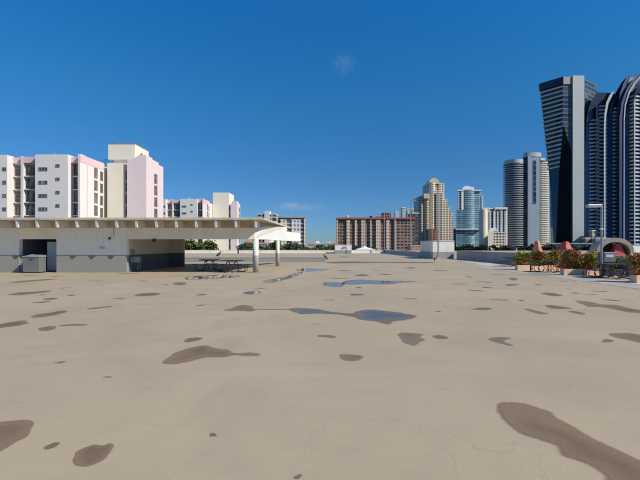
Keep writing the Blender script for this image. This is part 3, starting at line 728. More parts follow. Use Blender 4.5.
# build as strips so the inside stays open
ro = [(1.66, 0)] + outer + [(-1.66, 0)]; ri = [(1.33, 0)] + inner + [(-1.23, 0)]
k_ = len(ro)
V = [(p[0], 0, p[1]) for p in ro] + [(p[0], 0, p[1]) for p in ri] + [(p[0], 1.7, p[1]) for p in ro] + [(p[0], 1.7, p[1]) for p in ri]
Fc = []
for i in range(k_ - 1):
    Fc += [(i, i + 1, k_ + i + 1, k_ + i), (2*k_ + i, 3*k_ + i, 3*k_ + i + 1, 2*k_ + i + 1), (i, 2*k_ + i, 2*k_ + i + 1, i + 1), (k_ + i, k_ + i + 1, 3*k_ + i + 1, 3*k_ + i)]
Fc += [(0, k_, 3*k_, 2*k_), (k_ - 1, 3*k_ - 1, 4*k_ - 1, 2*k_ - 1)]
m.add(V, Fc); m.build('arch', 'stonearch', AR)
MB().box(-1.2, 1.3, 1.45, 1.6, 0, 1.9).build('dark_backing', 'black', AR)  # black sheet standing in for the dark inside of the arch
def frustum(m, x, y, z0, z1, a, b, mi=0):
    m.add([(x - a, y - a, z0), (x + a, y - a, z0), (x + a, y + a, z0), (x - a, y + a, z0), (x - b, y - b, z1), (x + b, y - b, z1), (x + b, y + b, z1), (x - b, y + b, z1)],
          [(0, 3, 2, 1), (4, 5, 6, 7), (0, 1, 5, 4), (1, 2, 6, 5), (2, 3, 7, 6), (3, 0, 4, 7)], mi)
m = MB(); frustum(m, .42, .6, 0, 1.95, .75, .22); m.build('canopy', 'red', AR, .02)
def hood(label, x, Y, ztop, wb, wt, mat, mat2, rz):
    t = thing('tapered_hood', label, 'hood', (px(x, Y), Y, -.02), rz)
    m = MB(); frustum(m, 0, 0, 0, ztop - .25, wb, wt); m.build('body', mat, t, .03)
    m = MB(); frustum(m, 0, 0, ztop - .25, ztop, wt * 1.15, wt * .7); m.build('cap', mat2, t, .03)
hood('red tapered hood with dark cap rising behind the middle planters', 565.5, 40, 2.15, .95, .27, 'red', 'redroof', R(20))
hood('coral tapered hood rising behind the farthest planter row', 537.2, 42, 2.25, .6, .2, 'coral', 'coral', R(35))

# ------------------------------------------------------------------ condo blocks on the left
def win_mesh(kind, w, h):
    """returns frame mesh and pane mesh, local: width along x, facing -y"""
    fr, pn = MB(), MB()
    pn.box(-w/2 + .04, w/2 - .04, -.03, .0, .04, h - .04)
    b = .07
    for a in ((-w/2, w/2, 0, b), (-w/2, w/2, h - b, h)): fr.box(a[0], a[1], -.09, -.002, a[2], a[3])
    for a in (-w/2, w/2 - b): fr.box(a, a + b, -.09, -.002, b, h - b)
    nm = {'strip': 2, 'small': 1, 'bay': 3, 'balc': 2, 'side': 2}[kind]
    for i in range(nm):
        x = -w/2 + w * (i + 1) / (nm + 1); fr.box(x - .035, x + .035, -.08, -.031, b, h - b)
    if kind in ('bay', 'side'): fr.box(-w/2 + b, w/2 - b, -.085, -.031, h * .38, h * .38 + .07)
    if kind == 'bay': fr.box(-w/2 + b, w/2 - b, -.085, -.031, h * .7, h * .7 + .07)
    return fr, pn
def add_windows(parent, kind, w, h, spots, rz, name='window', extra=None):
    fr, pn = win_mesh(kind, w, h)
    f0 = None
    for (x, y, z) in spots:
        if f0 is None:
            f0 = fr.build(name, 'frame', parent, loc=(x, y, z)); f0.rotation_euler = (0, 0, rz)
            p0 = pn.build('pane', 'glass', f0)
            if extra:
                r_ = MB()
                r_.box(-w/2, w/2, -.55, -.5, .92, .98)
                for i in range(int(w / .16) + 1): r_.box(-w/2 + i * .16, -w/2 + i * .16 + .03, -.54, -.51, .02, .92)
                r_.box(-w/2, w/2, -.6, -.1, -.08, .02)
                r_.build('railing', 'rail', f0)
        else:
            dup(f0, (x, y, z), rz, parent=parent)
    return f0
def condo(label, ox, oy, floors, cream, pinkb, pent=None):
    t = thing('condo_block', label, 'apartment building', (-60 + ox, 90 + oy, GZ))
    bx_, by_ = -60, 90
    def B(x0, x1, y0, y1, z0, z1, name, mat, bev=0): return MB().box(x0 - bx_, x1 - bx_, y0 - by_, y1 - by_, z0 - GZ, z1 - GZ).build(name, mat, t, bev)
    zt = 22.3
    # main body and projecting bays of wall
    B(-104, -54.0, 92.2, 116, GZ, 21.6, 'wall', 'cwhite')
    B(-79, -70.4, 90, 92.2, GZ, 22.2, 'wall', 'cwhite')
    B(-104, -88, 90, 92.2, GZ, 22.2, 'wall', 'cwhite')
    B(-68.1, -67.5, 91.0, 92.2, GZ, 22.1, 'wall', 'cwhite')
    B(-64.1, -56.7, 90, 92.2, GZ, zt, 'wall', 'cwhite')
    B(-54.45, -54.0, 90, 92.2, GZ, 22.45, 'wall', 'cwhite')
    B(-54.25, -54.0, 92.201, 100, 21.6, 22.35, 'parapet', 'cpink')
    B(-53.998, -53.93, 90, 100, 20.7, 22.3, 'band', 'cpink')
    B(-53.998, -53.9, 92.6, 92.95, GZ, 20.7, 'pilaster', 'cpink')
    for (a, b_, yy) in ((-70.4, -68.1, 91.6), (-67.5, -64.1, 91.0), (-56.7, -54.45, 91.0), (-88, -79, 91.6)):
        B(a + .002, b_ - .002, yy, 92.199, 20.6, 22.0, 'parapet', 'cpink')
    Z = lambda z, k: z - 3.0 * k - GZ
    fl = range(floors)
    lx = lambda x: x - bx_
    ly = lambda y: y - by_
    add_windows(t, 'strip', 2.0, .8, [(lx(-63.9 + 1.6), 0, Z(18.6, k)) for k in fl], 0)
    add_windows(t, 'small', .95, .68, [(lx(-59.0), 0, Z(19.4, k)) for k in fl], 0)
    add_windows(t, 'small', .9, .8, [(lx(-71.0), 0, Z(18.6, k)) for k in fl], 0)
    add_windows(t, 'bay', 2.2, 2.72, [(lx(-55.57), ly(92.2), Z(17.75, k)) for k in fl], 0)
    add_windows(t, 'bay', 1.9, 2.72, [(lx(-69.25), ly(92.2), Z(17.6, k)) for k in fl], 0)
    add_windows(t, 'balc', 3.2, 2.6, [(lx(-65.8), ly(92.2), Z(17.75, k)) for k in fl], 0, extra=True)
    # slab edges in the bays
    for (a, b_, yy) in ((-56.7, -54.45, 91.5), (-70.4, -68.1, 91.7), (-67.5, -64.1, 91.1)):
        s0 = None
        for k in fl:
            if s0 is None:
                s0 = MB().box(lx(a + .003), lx(b_ - .003), ly(yy), ly(92.199), 0, .24).build('floor_slab', 'cwhite', t, loc=(0, 0, Z(17.5, 0)))
            else:
                c = s0.copy(); COL.objects.link(c); c.parent = t; c.location = (0, 0, Z(17.5, k))
    # right facing windows of the front wing
    add_windows(t, 'side', 1.5, 2.5, [(lx(-54.0), ly(96.3), Z(18.0, k)) for k in fl], R(90))
    add_windows(t, 'side', 1.3, 2.3, [(lx(-54.0), ly(98.8), Z(17.8, k)) for k in fl], R(90))
    # cream shaft
    cx0, cx1, cy, cz = cream
    B(cx0, cx1, cy, 116, GZ, cz, 'wall', 'ccream')
    px0, px1, py0, py1, pz_ = pinkb
    if px0 - cx1 > .2:
        B(cx1 + .002, px0 - .002, cy + .9, 115.9, GZ, 22.0, 'wall', 'cwhite')
        add_windows(t, 'small', min(.95, px0 - cx1 - .1), 2.1, [(lx((cx1 + px0) / 2), ly(cy + .9), Z(18.4, k)) for k in fl], 0)
    m = MB()
    X0, X1 = px0 - bx_, px1 - bx_
    top = pz_ - GZ
    # stepped and chamfered crown of the pink block
    m.sheet_y([(X0, 0), (X1, 0), (X1, top), (X1 - 2.0, top - .05), (X1 - 2.7, top - .65), (X0 + .6, top - 1.1), (X0, top - 1.1)], py0 - by_, py0 + 3.6 - by_)
    m.build('wall', 'cpinkw', t)
    B(px0, px1, py0 + 3.6, py1 - 3.2, GZ, pz_ - .35, 'wall', 'cpinkw')
    B(px0, px1, py1 - 3.2, py1, GZ, pz_ - .9, 'wall', 'cpinkw')
    add_windows(t, 'side', 1.9, 2.45, [(px1 - bx_, ly(py0 + 5.6), Z(18.0, k)) for k in fl], R(90))
    for q, (ux, uy, uw, uh) in enumerate(((-62.5, 94, 1.3, 1.1), (-72, 96, 1.8, .9), (-58.2, 97, .9, 1.4), (-66, 95, .7, .8))):
        m = MB(); m.box(ux - bx_, ux + uw - bx_, uy - by_, uy + 1.2 - by_, 21.6 - GZ, 22.3 + uh * .8 - GZ); m.tube([(ux + .3 - bx_, uy - .2 - by_, 21.6 - GZ), (ux + .3 - bx_, uy - .2 - by_, 22.5 + uh - GZ)], .06, 6)
        m.build('rooftop_unit', 'parg', t)
    if pent:
        a, b_, c, d_, z0, z1 = pent
        B(a + 1.2, b_ - 1, c + .6, d_ - 1, 22.2, z0, 'penthouse_base', 'cwhite')
        o = B(a, b_, c, d_, z0, z1, 'penthouse', 'ccream', .05)
        MB().box(a - .05 - bx_, b_ + .05 - bx_, c - .05 - by_, d_ + .05 - by_, z1 - GZ, z1 + .18 - GZ).build('coping', 'rust', t)
        MB().box(b_ - bx_, b_ + .06 - bx_, c + 3 - by_, c + 4.1 - by_, z1 - 2.6 - GZ, z1 - 1.5 - GZ).build('louvre', 'rail', t)
        m = MB()
        for q in range(5): m.tube([(a - 1.6 + .3 * q - bx_, c + 1 - by_, 22.2 - GZ), (a - 1.6 + .3 * q - bx_, c + 1 - by_, 23.6 - GZ)], .05, 6)
        m.tube([(a - 1.8 - bx_, c + 1 - by_, 23.5 - GZ), (a - bx_, c + 1 - by_, 23.9 - GZ)], .06, 6)
        m.build('roof_ladder', 'frame', t)
    return t
condo('large white and pink apartment block behind the pavilion with a cream penthouse', 0, 0, 7,
      (px(107.2, 99.5), px(124, 99.5), 99.5, pz(163, 99.5)), (px(127, 98.9), px(146.3, 98.9), 98.9, 109.6, 24.2), (px(108, 100.5), px(135, 100.5), 100.5, 108.5, 23.4, 27.3))
ty = condo('smaller white and pink apartment block farther back with a cream tower shaft', 2.9, 85, 7,
      (px(213, 190) - 2.9, px(229, 190) - 2.9, 105, 27.1), (px(230.5, 189.5) - 2.9, px(237, 189.5) - 2.9, 104.5, 112, 23.0))

# grey-white slab far left
SK = {}
def shear(m, k, y0=0):
    m.v = [(v[0] + (v[1] - y0) * k, v[1], v[2]) for v in m.v]; return m
def simple_block(name, label, cat, x0, x1, ytop, Y, depth, mat, extras=None, ybase=None, group=None, roofmat='parw', turn=None):
    X0, X1, zt = px(x0, Y), px(x1, Y), pz(ytop, Y)
    t = thing(name, label, cat, ((X0 + X1) / 2, Y, GZ), 0, group)
    w = (X1 - X0) / 2
    if turn is None: turn = .42 if x0 > 450 else 0.
    SK[t.name] = turn
    shear(MB().box(-w, w, 0, depth, 0, zt - GZ), turn).build('body', mat, t)
    e = max(.15, Y * .0006)
    shear(MB().box(-w - e, w + e, -e, depth + e, zt - GZ + .002, zt - GZ + Y * .0022), turn).build('roof', roofmat, t)
    return t
def strip_part(t, Y, x0, x1, y0, y1, name, mat, proud=.6, deep=.4):
    """vertical or horizontal member standing proud of the front face"""
    lx0, lx1 = px(x0, Y) - t.location.x, px(x1, Y) - t.location.x
    return shear(MB().box(lx0, lx1, -proud, deep, pz(y1, Y) - GZ, pz(y0, Y) - GZ), SK.get(t.name, 0)).build(name, mat, t)
M['fC'] = facade('facade_slab_grey', (.54, .5, .44), (.05, .05, .045), 3.0, 3.4, .3, .2)
M['fCw'] = facade('facade_slab_white', (.82, .8, .76), (.2, .2, .19), 3.0, 2.6, .45, .5)
YC = 300
c1 = simple_block('apartment_slab', 'grey and white apartment slab seen just above the pavilion corner', 'apartment building', 268, 305, 217.5, YC, 18, 'fC')
for a, b_ in ((280, 286), (291.5, 300.5)): strip_part(c1, YC, a, b_, 219.5, 262, 'white_bay', 'fCw')
strip_part(c1, YC, 304, 305, 218, 262, 'corner_fin', 'slabc')
strip_part(c1, YC, 274, 305.6, 216.4, 218, 'roof_edge', 'parg', 1.2)
c2 = simple_block('apartment_slab', 'low apartment slab with white stair tower left of the grey slab', 'apartment building', 258, 276, 214.5, YC - 25, 14, 'fC')
strip_part(c2, YC - 25, 264.6, 269.8, 211, 262, 'stair_tower', 'white', .8, 8)

# brick coloured slab
M['fD'] = facade('facade_brick', (.29, .185, .125), (.028, .022, .02), 3.0, 2.3, .30, .30, .3, .22)
M['fD2'] = facade('facade_brick_grid', (.38, .235, .17), (.035, .026, .022), 2.9, 3.6, .36, .22, .3, .2)
M['pilp'] = facade('pink_pilaster', (.74, .54, .42), (.10, .07, .065), 3.0, 2.2, .7, .55, .5, .1)
M['pill'] = facade('lilac_pilaster', (.58, .46, .40), (.10, .08, .08), 3.0, 2.2, .7, .55, .5, .1)
YD = 380
D = simple_block('brick_apartment_block', 'long brick coloured apartment slab with pink pilasters and red roof edge', 'apartment building', 337, 413.5, 219, YD, 20, 'fD', roofmat='redroof')
for a, b_, mt in ((346.5, 350, 'pilp'), (354.8, 356.8, 'pilp'), (361, 365.2, 'pill'), (369.8, 371.4, 'pill'), (375.8, 380.3, 'pilp'), (386, 389.4, 'pilp'), (394, 395.8, 'pill'), (336.6, 338, 'pilp')):
    strip_part(D, YD, a, b_, 219.5, 262, 'pilaster', mt, 1.4)
strip_part(D, YD, 396, 413.3, 219.6, 262, 'grid_wing', 'fD2', .7)
strip_part(D, YD, 336.5, 414, 217.6, 219.3, 'roof_edge', 'redroof', 2.0)
for (a, b_, y0, mt) in ((347, 349.3, 215, 'white'), (370, 372.5, 215.8, 'navy'), (377, 383, 216.3, 'redroof'), (382.5, 391, 212.5, 'fD')):
    strip_part(D, YD, a, b_, y0, 217.5, 'roof_plant', mt, -1, 9)
M['fW'] = facade('facade_far_white', (.62, .62, .62), (.2, .22, .25), 3.1, 3, .5, .5)
for a, b_, y, lab in ((395.5, 398.5, 212.5, 'thin white far block, leftmost of those above the brick slab'), (402.5, 405.5, 208, 'pointed white far block above the brick slab'), (407.5, 410.5, 209.5, 'white far block just left of the distant dark tower'), (412.5, 415.8, 209, 'small white far block touching the distant dark tower')):
    simple_block('far_tower', lab, 'tower', a, b_, y, 900, 20, 'fW', group='white far towers')
M['fBr'] = facade('facade_dark_brown', (.13, .10, .085), (.03, .028, .025), 3.2, 3, .35, .35)
simple_block('far_tower', 'dark brown tower partly hidden behind the brick slab and gold tower', 'tower', 412, 419, 213.5, 520, 24, 'fBr')
simple_block('low_annex', 'low orange brown annex left of the near hut', 'building', 411.5, 421, 246.3, 200, 10, 'coral')

# gold and cream stepped tower
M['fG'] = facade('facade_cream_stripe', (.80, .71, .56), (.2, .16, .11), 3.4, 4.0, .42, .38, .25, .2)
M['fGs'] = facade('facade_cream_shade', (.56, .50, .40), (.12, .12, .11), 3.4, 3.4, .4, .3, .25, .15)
M['gold'] = plain('gold_crown', (.74, .58, .34), .5, 0, .1, .1)
M['fGo'] = facade('facade_gold', (.62, .45, .26), (.10, .07, .04), 3.4, 5, .35, .4, .25, .1)
M['fRu'] = facade('facade_rust', (.36, .17, .09), (.07, .04, .03), 3.4, 5, .4, .4, .25, .1)
YE = 600
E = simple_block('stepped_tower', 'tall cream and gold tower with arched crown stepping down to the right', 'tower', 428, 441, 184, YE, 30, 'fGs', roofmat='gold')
def lobe(t, Y, x0, x1, y0, y1, name, mat, seg=16, bulge=1.0, off=0):
    a, b_ = px(x0, Y) - t.location.x, px(x1, Y) - t.location.x
    c, r = (a + b_) / 2, (b_ - a) / 2
    pts = [(c - r * math.cos(math.pi * i / seg), off - r * bulge * math.sin(math.pi * i / seg)) for i in range(seg + 1)] + [(b_ + r * t.location.x / t.location.y, off + r), (a + r * t.location.x / t.location.y, off + r)]
    return MB().prism(pts, pz(y1, Y) - GZ, pz(y0, Y) - GZ).build(name, mat, t)
lobe(E, YE, 428.3, 435.2, 182.5, 262, 'rounded_bay', 'fG')
m = MB()
a0, a1 = px(428.6, YE) - E.location.x, px(438.6, YE) - E.location.x; z0 = pz(184, YE) - GZ
arch = [(a0, z0)] + [((a0 + a1)/2 - (a1 - a0)/2 * math.cos(math.pi * i / 10), z0 + 8.5 * math.sin(math.pi * i / 10) ** .7) for i in range(11)] + [(a1, z0)]
m.sheet_y(arch[1:-1], -3, 14); m.build('crown', 'gold', E)
strip_part(E, YE, 438.5, 444.2, 183.5, 262, 'right_wing', 'fG', 1, 26)
for a, b_, y0, mt in ((434.8, 440.6, 194, 'fGs'), (440.5, 446.3, 201, 'fG'), (446.1, 449.2, 208, 'fG'), (449, 452, 214.5, 'fG')):
    strip_part(E, YE, a, b_, y0, 262, 'step', mt, 6, 24); strip_part(E, YE, a, b_, y0 - 1, y0 - .05, 'step_cap', 'slabc', 6.4, 24)
strip_part(E, YE, 428.6, 434.8, 229, 262, 'lower_bay', 'fRu', 12.5, 0)
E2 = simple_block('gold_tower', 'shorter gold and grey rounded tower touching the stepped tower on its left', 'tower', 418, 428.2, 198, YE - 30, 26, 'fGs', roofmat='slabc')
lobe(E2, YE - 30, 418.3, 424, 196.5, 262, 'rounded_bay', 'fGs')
lobe(E2, YE - 30, 423.2, 428.2, 195.5, 262, 'gold_bay', 'fGo', off=-2)
strip_part(E2, YE - 30, 422.5, 428.2, 194.3, 199, 'crown', 'gold', 8, 10)

# teal glass tower
M['fT'] = facade('facade_teal', (.50, .62, .66), (.08, .20, .27), 3.4, 9.0, .22, .07, .1, .25)
M['fTd'] = facade('facade_teal_dark', (.24, .40, .50), (.03, .11, .18), 3.4, 7.0, .2, .08, .1, .15)
M['wstripe'] = facade('facade_white_stripe', (.62, .64, .66), (.12, .15, .2), 3.4, 6, .3, .45)
YT = 645
T_ = simple_block('glass_tower', 'teal glass tower with white rooftop housing in the middle of the skyline', 'tower', 457.5, 481, 191, YT, 30, 'fT', roofmat='white')
lobe(T_, YT, 463.5, 474, 190.2, 262, 'curved_glass_bay', 'fT', bulge=.5)
strip_part(T_, YT, 462.5, 473.5, 186.8, 189.3, 'roof_housing', 'white', -2, 18); strip_part(T_, YT, 464, 470, 185.8, 186.79, 'roof_housing', 'white', -4, 16)
strip_part(T_, YT, 461.5, 463.8, 190, 210, 'white_fin', 'white', 1.5)
strip_part(T_, YT, 458, 459.5, 191, 210, 'white_fin', 'wstripe', 1.2)
strip_part(T_, YT, 456.3, 465, 210, 262, 'lower_bay', 'fTd', 5, 20)
strip_part(T_, YT, 457.5, 481.5, 190, 191.3, 'roof_slab', 'white', 2)
strip_part(T_, YT, 456, 480.5, 229.3, 230, 'belt_course', 'slabw', 9)
strip_part(T_, YT, 481, 483, 196, 262, 'side_balconies', 'wstripe', .6, 20)
simple_block('low_glass_block', 'low dark teal block at the left foot of the teal glass tower', 'building', 452.5, 457.5, 229.3, YT + 20, 20, 'fTd')
YG = 475
M['fH'] = facade('facade_white_columns', (.8, .79, .77), (.06, .09, .14), 3.2, 7.5, .12, .42, .15, .1)
Gb = simple_block('striped_tower', 'pale tower with dark vertical window stripes right of the teal tower', 'tower', 484, 507.5, 209, YG, 26, 'fH', roofmat='white')
lobe(Gb, YG, 479.5, 488, 209.5, 262, 'rounded_corner', 'slabc', off=2)
for q in range(6): strip_part(Gb, YG, 486 + q * 3.7, 487.3 + q * 3.7, 211, 262, 'column_fin', 'slabw', 1)
strip_part(Gb, YG, 483.5, 490, 207.8, 209.5, 'crown', 'white', 1.5); strip_part(Gb, YG, 495, 507.5, 207.2, 209.5, 'crown', 'white', 1.5, 12)
YH = 450
M['fHh'] = facade('facade_cream_low', (.8, .73, .6), (.10, .09, .08), 3.2, 3.4, .35, .3, .3, .3)
Hb = simple_block('cream_block', 'cream mid rise block with balconies in front of the striped tower', 'apartment building', 491.5, 506, 233, YH, 22, 'fHh', roofmat='white')
strip_part(Hb, YH, 488, 493.5, 231.5, 262, 'corner_tower', 'ccream', 2, 12); strip_part(Hb, YH, 489, 498.5, 229.3, 231.4, 'upper_storey', 'white', -.5, 14); strip_part(Hb, YH, 490.5, 496.5, 227.8, 229.29, 'roof_housing', 'white', -2, 10)
simple_block('blue_block', 'small blue grey block left of the cream mid rise', 'building', 480.5, 488, 233.5, YH + 60, 20, 'fTd')

# curved balcony tower
YI = 500
I_ = thing('curved_balcony_tower', 'grey tower of two rounded balcony stacks with a smooth blue grey front panel', 'tower', (px(527, YI), YI, GZ))
def ring_stack(t, Y, x0, x1, ytop, name, body, slab, bulge, off, floors, pitch, lip=1.4, slabh=1.3):
    a, b_ = px(x0, Y) - t.location.x, px(x1, Y) - t.location.x
    c, r = (a + b_) / 2, (b_ - a) / 2
    def pl(e): return [(c - (r + e) * math.cos(math.pi * i / 14), off - (r + e) * bulge * math.sin(math.pi * i / 14)) for i in range(15)]
    zt = pz(ytop, Y) - GZ
    pts = pl(-lip)
    MB().prism(pts + [(b_ - lip + 11, off + 25), (a + lip + 13, off + 25)], 0, zt).build(name, body, t)
    s0 = None
    for k in range(floors):
        z = zt - 3 - pitch * k
        if z < 1: break
        if s0 is None: s0 = MB().prism(pl(0) + [(b_, off + 3), (a, off + 3)], 0, slabh).build('balcony', slab, t, loc=(0, 0, z))
        else:
            c_ = s0.copy(); COL.objects.link(c_); c_.parent = t; c_.location = (0, 0, z)
    return (a, b_, zt, pl)
M['fI'] = facade('facade_dark_balcony', (.10, .12, .14), (.02, .03, .045), 2.75, 4, .1, .12, .2, .2)
M['fI2'] = facade('facade_warm_balcony', (.30, .27, .22), (.05, .045, .04), 2.75, 3.5, .1, .35, .2, .3)
M['slabg'] = plain('balcony_slab_grey', (.27, .29, .31), .7, 0, .06, .1)
ring_stack(I_, YI, 506.3, 526, 162, 'left_stack', 'fI', 'slabg', .9, 6, 48, 2.75)
ring_stack(I_, YI, 536.5, 551.5, 160, 'right_stack', 'fI2', 'slabc', .3, 6, 48, 2.75, 1.0)
a, b_ = px(506.3, YI) - I_.location.x, px(523.5, YI) - I_.location.x
lobe(I_, YI, 506.1, 525.5, 160, 163.5, 'left_crown', 'silver', off=6, bulge=.95)
lobe(I_, YI, 522.8, 540.6, 153.3, 157.5, 'centre_crown', 'silver', off=-1, bulge=.42)
M['bluegrey'] = plain('blue_grey_panel', (.30, .36, .44), .5, 0, .05, .03)
lobe(I_, YI, 523, 540.4, 157.5, 262, 'centre_shaft', 'fI', off=0, bulge=.3)
strip_part(I_, YI, 526, 537.5, 156.5, 262, 'front_panel', 'bluegrey', 5.2, 0)
M['fSlot'] = facade('slot_windows', (.12, .15, .19), (.015, .02, .035), 6.6, 9, .12, .05, .1, .1)
strip_part(I_, YI, 530.8, 533.8, 161.5, 204, 'slot_window', 'fSlot', 5.6, -5)
strip_part(I_, YI, 541, 546, 157.6, 160, 'roof_housing', 'slabc', -2, 14)

# leaning faceted tower
YJ = 326.0
J = thing('leaning_glass_tower', 'tall glass tower with leaning left edge and white vertical panel', 'tower', (px(572, YJ), YJ, GZ))
jx, jy = J.location.x, J.location.y
def JP(x, y, Y): return Vector((px(x, Y) - jx, Y - jy, pz(y, Y) - GZ))
ztop = pz(77, YJ)
def YatTop(x, y): return (ztop - EYE) * F / (HY - y)
TL = JP(539.6, 84, YatTop(0, 84)); YL = YatTop(0, 84)
TM = JP(563, 77, YJ)
P_ = JP(563, 124, YJ); Q_ = JP(559, 171, YJ + 4); ML = JP(549.4, 176, YL)
BL = Vector((JP(551, 245, YL).x, YL - jy, 0)); B2 = Vector((JP(555, 245, YJ + 4).x, 4, 0)); B3 = Vector((JP(571.8, 245, YJ).x, 0, 0))
TM2 = JP(571.8, 77, YJ); R2 = JP(571.8, 152, YJ)
YR = YatTop(0, 85); TR0 = JP(582.2, 77.5, YJ + 1); TR = JP(597.4, 85, YR); TR = Vector((TR.x, YR - jy, ztop - GZ))
def facet(name, pts, mat, depth=8):
    m = MB(); n = len(pts); off = Vector((depth * .62, depth, 0))
    V = [tuple(p) for p in pts] + [tuple(p + off) for p in pts]
    m.add(V, [tuple(range(n)), tuple(range(2*n - 1, n - 1, -1))] + [(i, (i+1) % n, n + (i+1) % n, n + i) for i in range(n)])
    return m.build(name, mat, J)
M['fJ'] = facade('tower_glass_bands', (.10, .13, .15), (.03, .05, .065), 3.59, 8, .22, .06, .12, .2)
M['fJd'] = facade('tower_dark_bands', (.03, .04, .045), (.008, .012, .016), 3.59, 8, .3, .06, .12, .08)
facet('balcony_face', [TL, ML, Q_, P_, TM], 'fJd')
facet('lower_glass', [ML, BL, B2, Q_], 'glassb')
facet('dark_facet', [P_, Q_, B2, B3, R2], 'glasst')
facet('upper_glass', [TM, P_, R2, TM2], 'fJ')
facet('right_glass', [Vector((TR0.x, 1, ztop - GZ)), Vector((TR0.x, 1, 0)), Vector((TR.x, TR.y, 0)), TR], 'fJ')
# core fills the inside
MB().prism([(BL.x + 6, YL - jy + 7), (B3.x + 3, 9), (TR.x + 2, TR.y + 6), (TR.x + 14, TR.y + 26), (BL.x + 20, YL - jy + 28)], 0, ztop - GZ - 3).build('core', 'glasst', J)
MB().box(JP(571.8, 77, YJ).x, TR0.x, -1.5, 12, 0, ztop - GZ + .6).build('white_panel', 'silver', J)
# dark roof band on the left face
def lerp(a, b, t): return a + (b - a) * t
def at_z(a, b, z):
    t = (z - a.z) / (b.z - a.z); return lerp(a, b, t)
facetn = MB()
def band(pa, pb, z0, z1, pa2=None, pb2=None, proud=1.0):
    d_ = Vector((-.35, -1, 0)).normalized() * proud
    pa2 = pa2 or pa; pb2 = pb2 or pb
    q = [Vector((p.x, p.y, zz)) for p, zz in ((pa, z0), (pb, z0), (pb2, z1), (pa2, z1))]
    b = MB(); V = [tuple(p + d_) for p in q] + [tuple(p + Vector((0, 2, 0))) for p in q]
    b.add(V, [(0, 1, 2, 3), (7, 6, 5, 4), (0, 4, 5, 1), (1, 5, 6, 2), (2, 6, 7, 3), (3, 7, 4, 0)]); return b
zT = ztop - GZ
band(at_z(TL, ML, zT - 5.8), at_z(TM, P_, zT - 5.8), zT - 5.8, zT, TL, TM, 1.2).build('roof_band', 'navy', J)
MB().prism([(TM.x, -.6), (TM2.x - .01, -.6), (TM2.x - .01, 4), (TM.x, 4)], zT - 6, zT).build('roof_band', 'frame', J)
k = 0
z = zT - 8.2
while z > ML.z + 2:
    a_ = at_z(TL, ML, z); b_ = at_z(TM, P_, z) if z > P_.z else at_z(P_, Q_, z)
    if z < Q_.z: break
    band(a_, b_, z, z + 1.15, None, None, .9).build('balcony', 'slabw', J)
    z -= 3.59; k += 1

# sail shaped towers on the right
YK = 328.0
def sail(label, name='sail_tower'):
    return thing(name, label, 'tower', (px(612, YK), YK, GZ))
def KX(x, Y=YK): return px(x, Y) - px(612, YK)
def KZ(y, Y=YK): return pz(y, Y) - GZ
def outline(t, pts, y0, y1, name, mat):
    m = MB(); m.sheet_y([(KX(x), (KZ(y) if y < 260 else 0)) for x, y in pts], y0, y1); shear(m, .8); return m.build(name, mat, t)
def slabs(t, x0, x1, ystart, mat, y0=-2.2, y1=2, pitch=3.05, h=1.25, lean=0, name='balcony', y0r=None, bot=200):
    """stack of balcony slabs, plan skewed so that ends recede"""
    s0 = None; z = KZ(ystart); n = 0
    y0r = y0 if y0r is None else y0r
    while z > 4 and n < 55:
        if s0 is None:
            s0 = MB().prism([(KX(x0), y0), (KX(x1), y0r), (KX(x1), y1), (KX(x0), y1)], 0, h).build(name, mat, t, loc=(0, 0, z))
        else:
            c = s0.copy(); COL.objects.link(c); c.parent = t; c.location = (0, 0, z)
        z -= pitch; n += 1
M['slabb'] = plain('balcony_slab_blue', (.30, .36, .44), .6, 0, .06, .1)
M['slabl'] = plain('balcony_slab_pale', (.46, .50, .52), .6, 0, .06, .1)
M['fK'] = facade('tower_navy_glass', (.02, .06, .16), (.012, .05, .15), 3.05, 5, .15, .1, .15, .06)
K1 = sail('navy glass tower with curved shoulder, left one of the sail shaped group')
outline(K1, [(584.8, 262), (584.9, 150), (586.4, 122), (589, 108), (591.5, 102), (594, 98.3), (596.3, 93), (607.7, 93.2), (612.5, 94), (612.5, 262)], 0, 26, 'body', 'fK')
outline(K1, [(586.3, 122), (589, 108), (591.5, 102), (594, 98.3), (596.3, 93), (607.7, 93.2), (612, 94), (606, 101), (604.5, 106), (597.5, 106.5), (597, 117), (589.5, 122)], -1.2, -.01, 'crown', 'navy')
slabs(K1, 589, 596.6, 121.5, 'slabb', y0=-.5, y0r=-3)
slabs(K1, 598, 604.4, 107.5, 'slabl', y0=-1, y0r=-3)
outline(K1, [(596.7, 262), (596.7, 108), (597.9, 106), (597.9, 262)], -3.6, 0, 'fin', 'navy')
K2 = sail('curved tower with silver edge and blue blade crown in the middle of the sail group')
def arc_strip(t, pts, w, y0, y1, name, mat):
    """curved blade following an edge, w is its width in picture units near the top"""
    L_ = [(x, y) for x, y in pts]; Rr = [(x + ww, y + .6) for (x, y), ww in zip(pts, w)]
    return outline(t, L_ + Rr[::-1], y0, y1, name, mat)
outline(K2, [(605.5, 262), (605.5, 130), (606, 115), (608, 104), (612, 96), (618, 93.5), (624, 96), (624.5, 262)], -1.5, 22, 'body', 'fK')
arc_strip(K2, [(604.4, 262), (604.4, 130), (605, 116), (606.8, 104.5), (610, 97.5), (613.5, 93.6)], [1.6, 1.6, 1.7, 2.0, 2.4, .8], -5, -1.51, 'silver_edge', 'silver')
slabs(K2, 611, 618, 110.5, 'slabl', y0=-4.2, y0r=-2.2, y1=-1.4)
M['bladeb'] = plain('blade_blue', (.015, .035, .11), .5, 0, .1, .05)
arc_strip(K2, [(617.5, 262), (617.6, 125), (618.6, 108), (620.5, 96), (624, 86.5), (629.6, 76)], [1.0, 3.0, 3.5, 3.6, 3.0, .2], -7, -1.6, 'blade', 'bladeb')
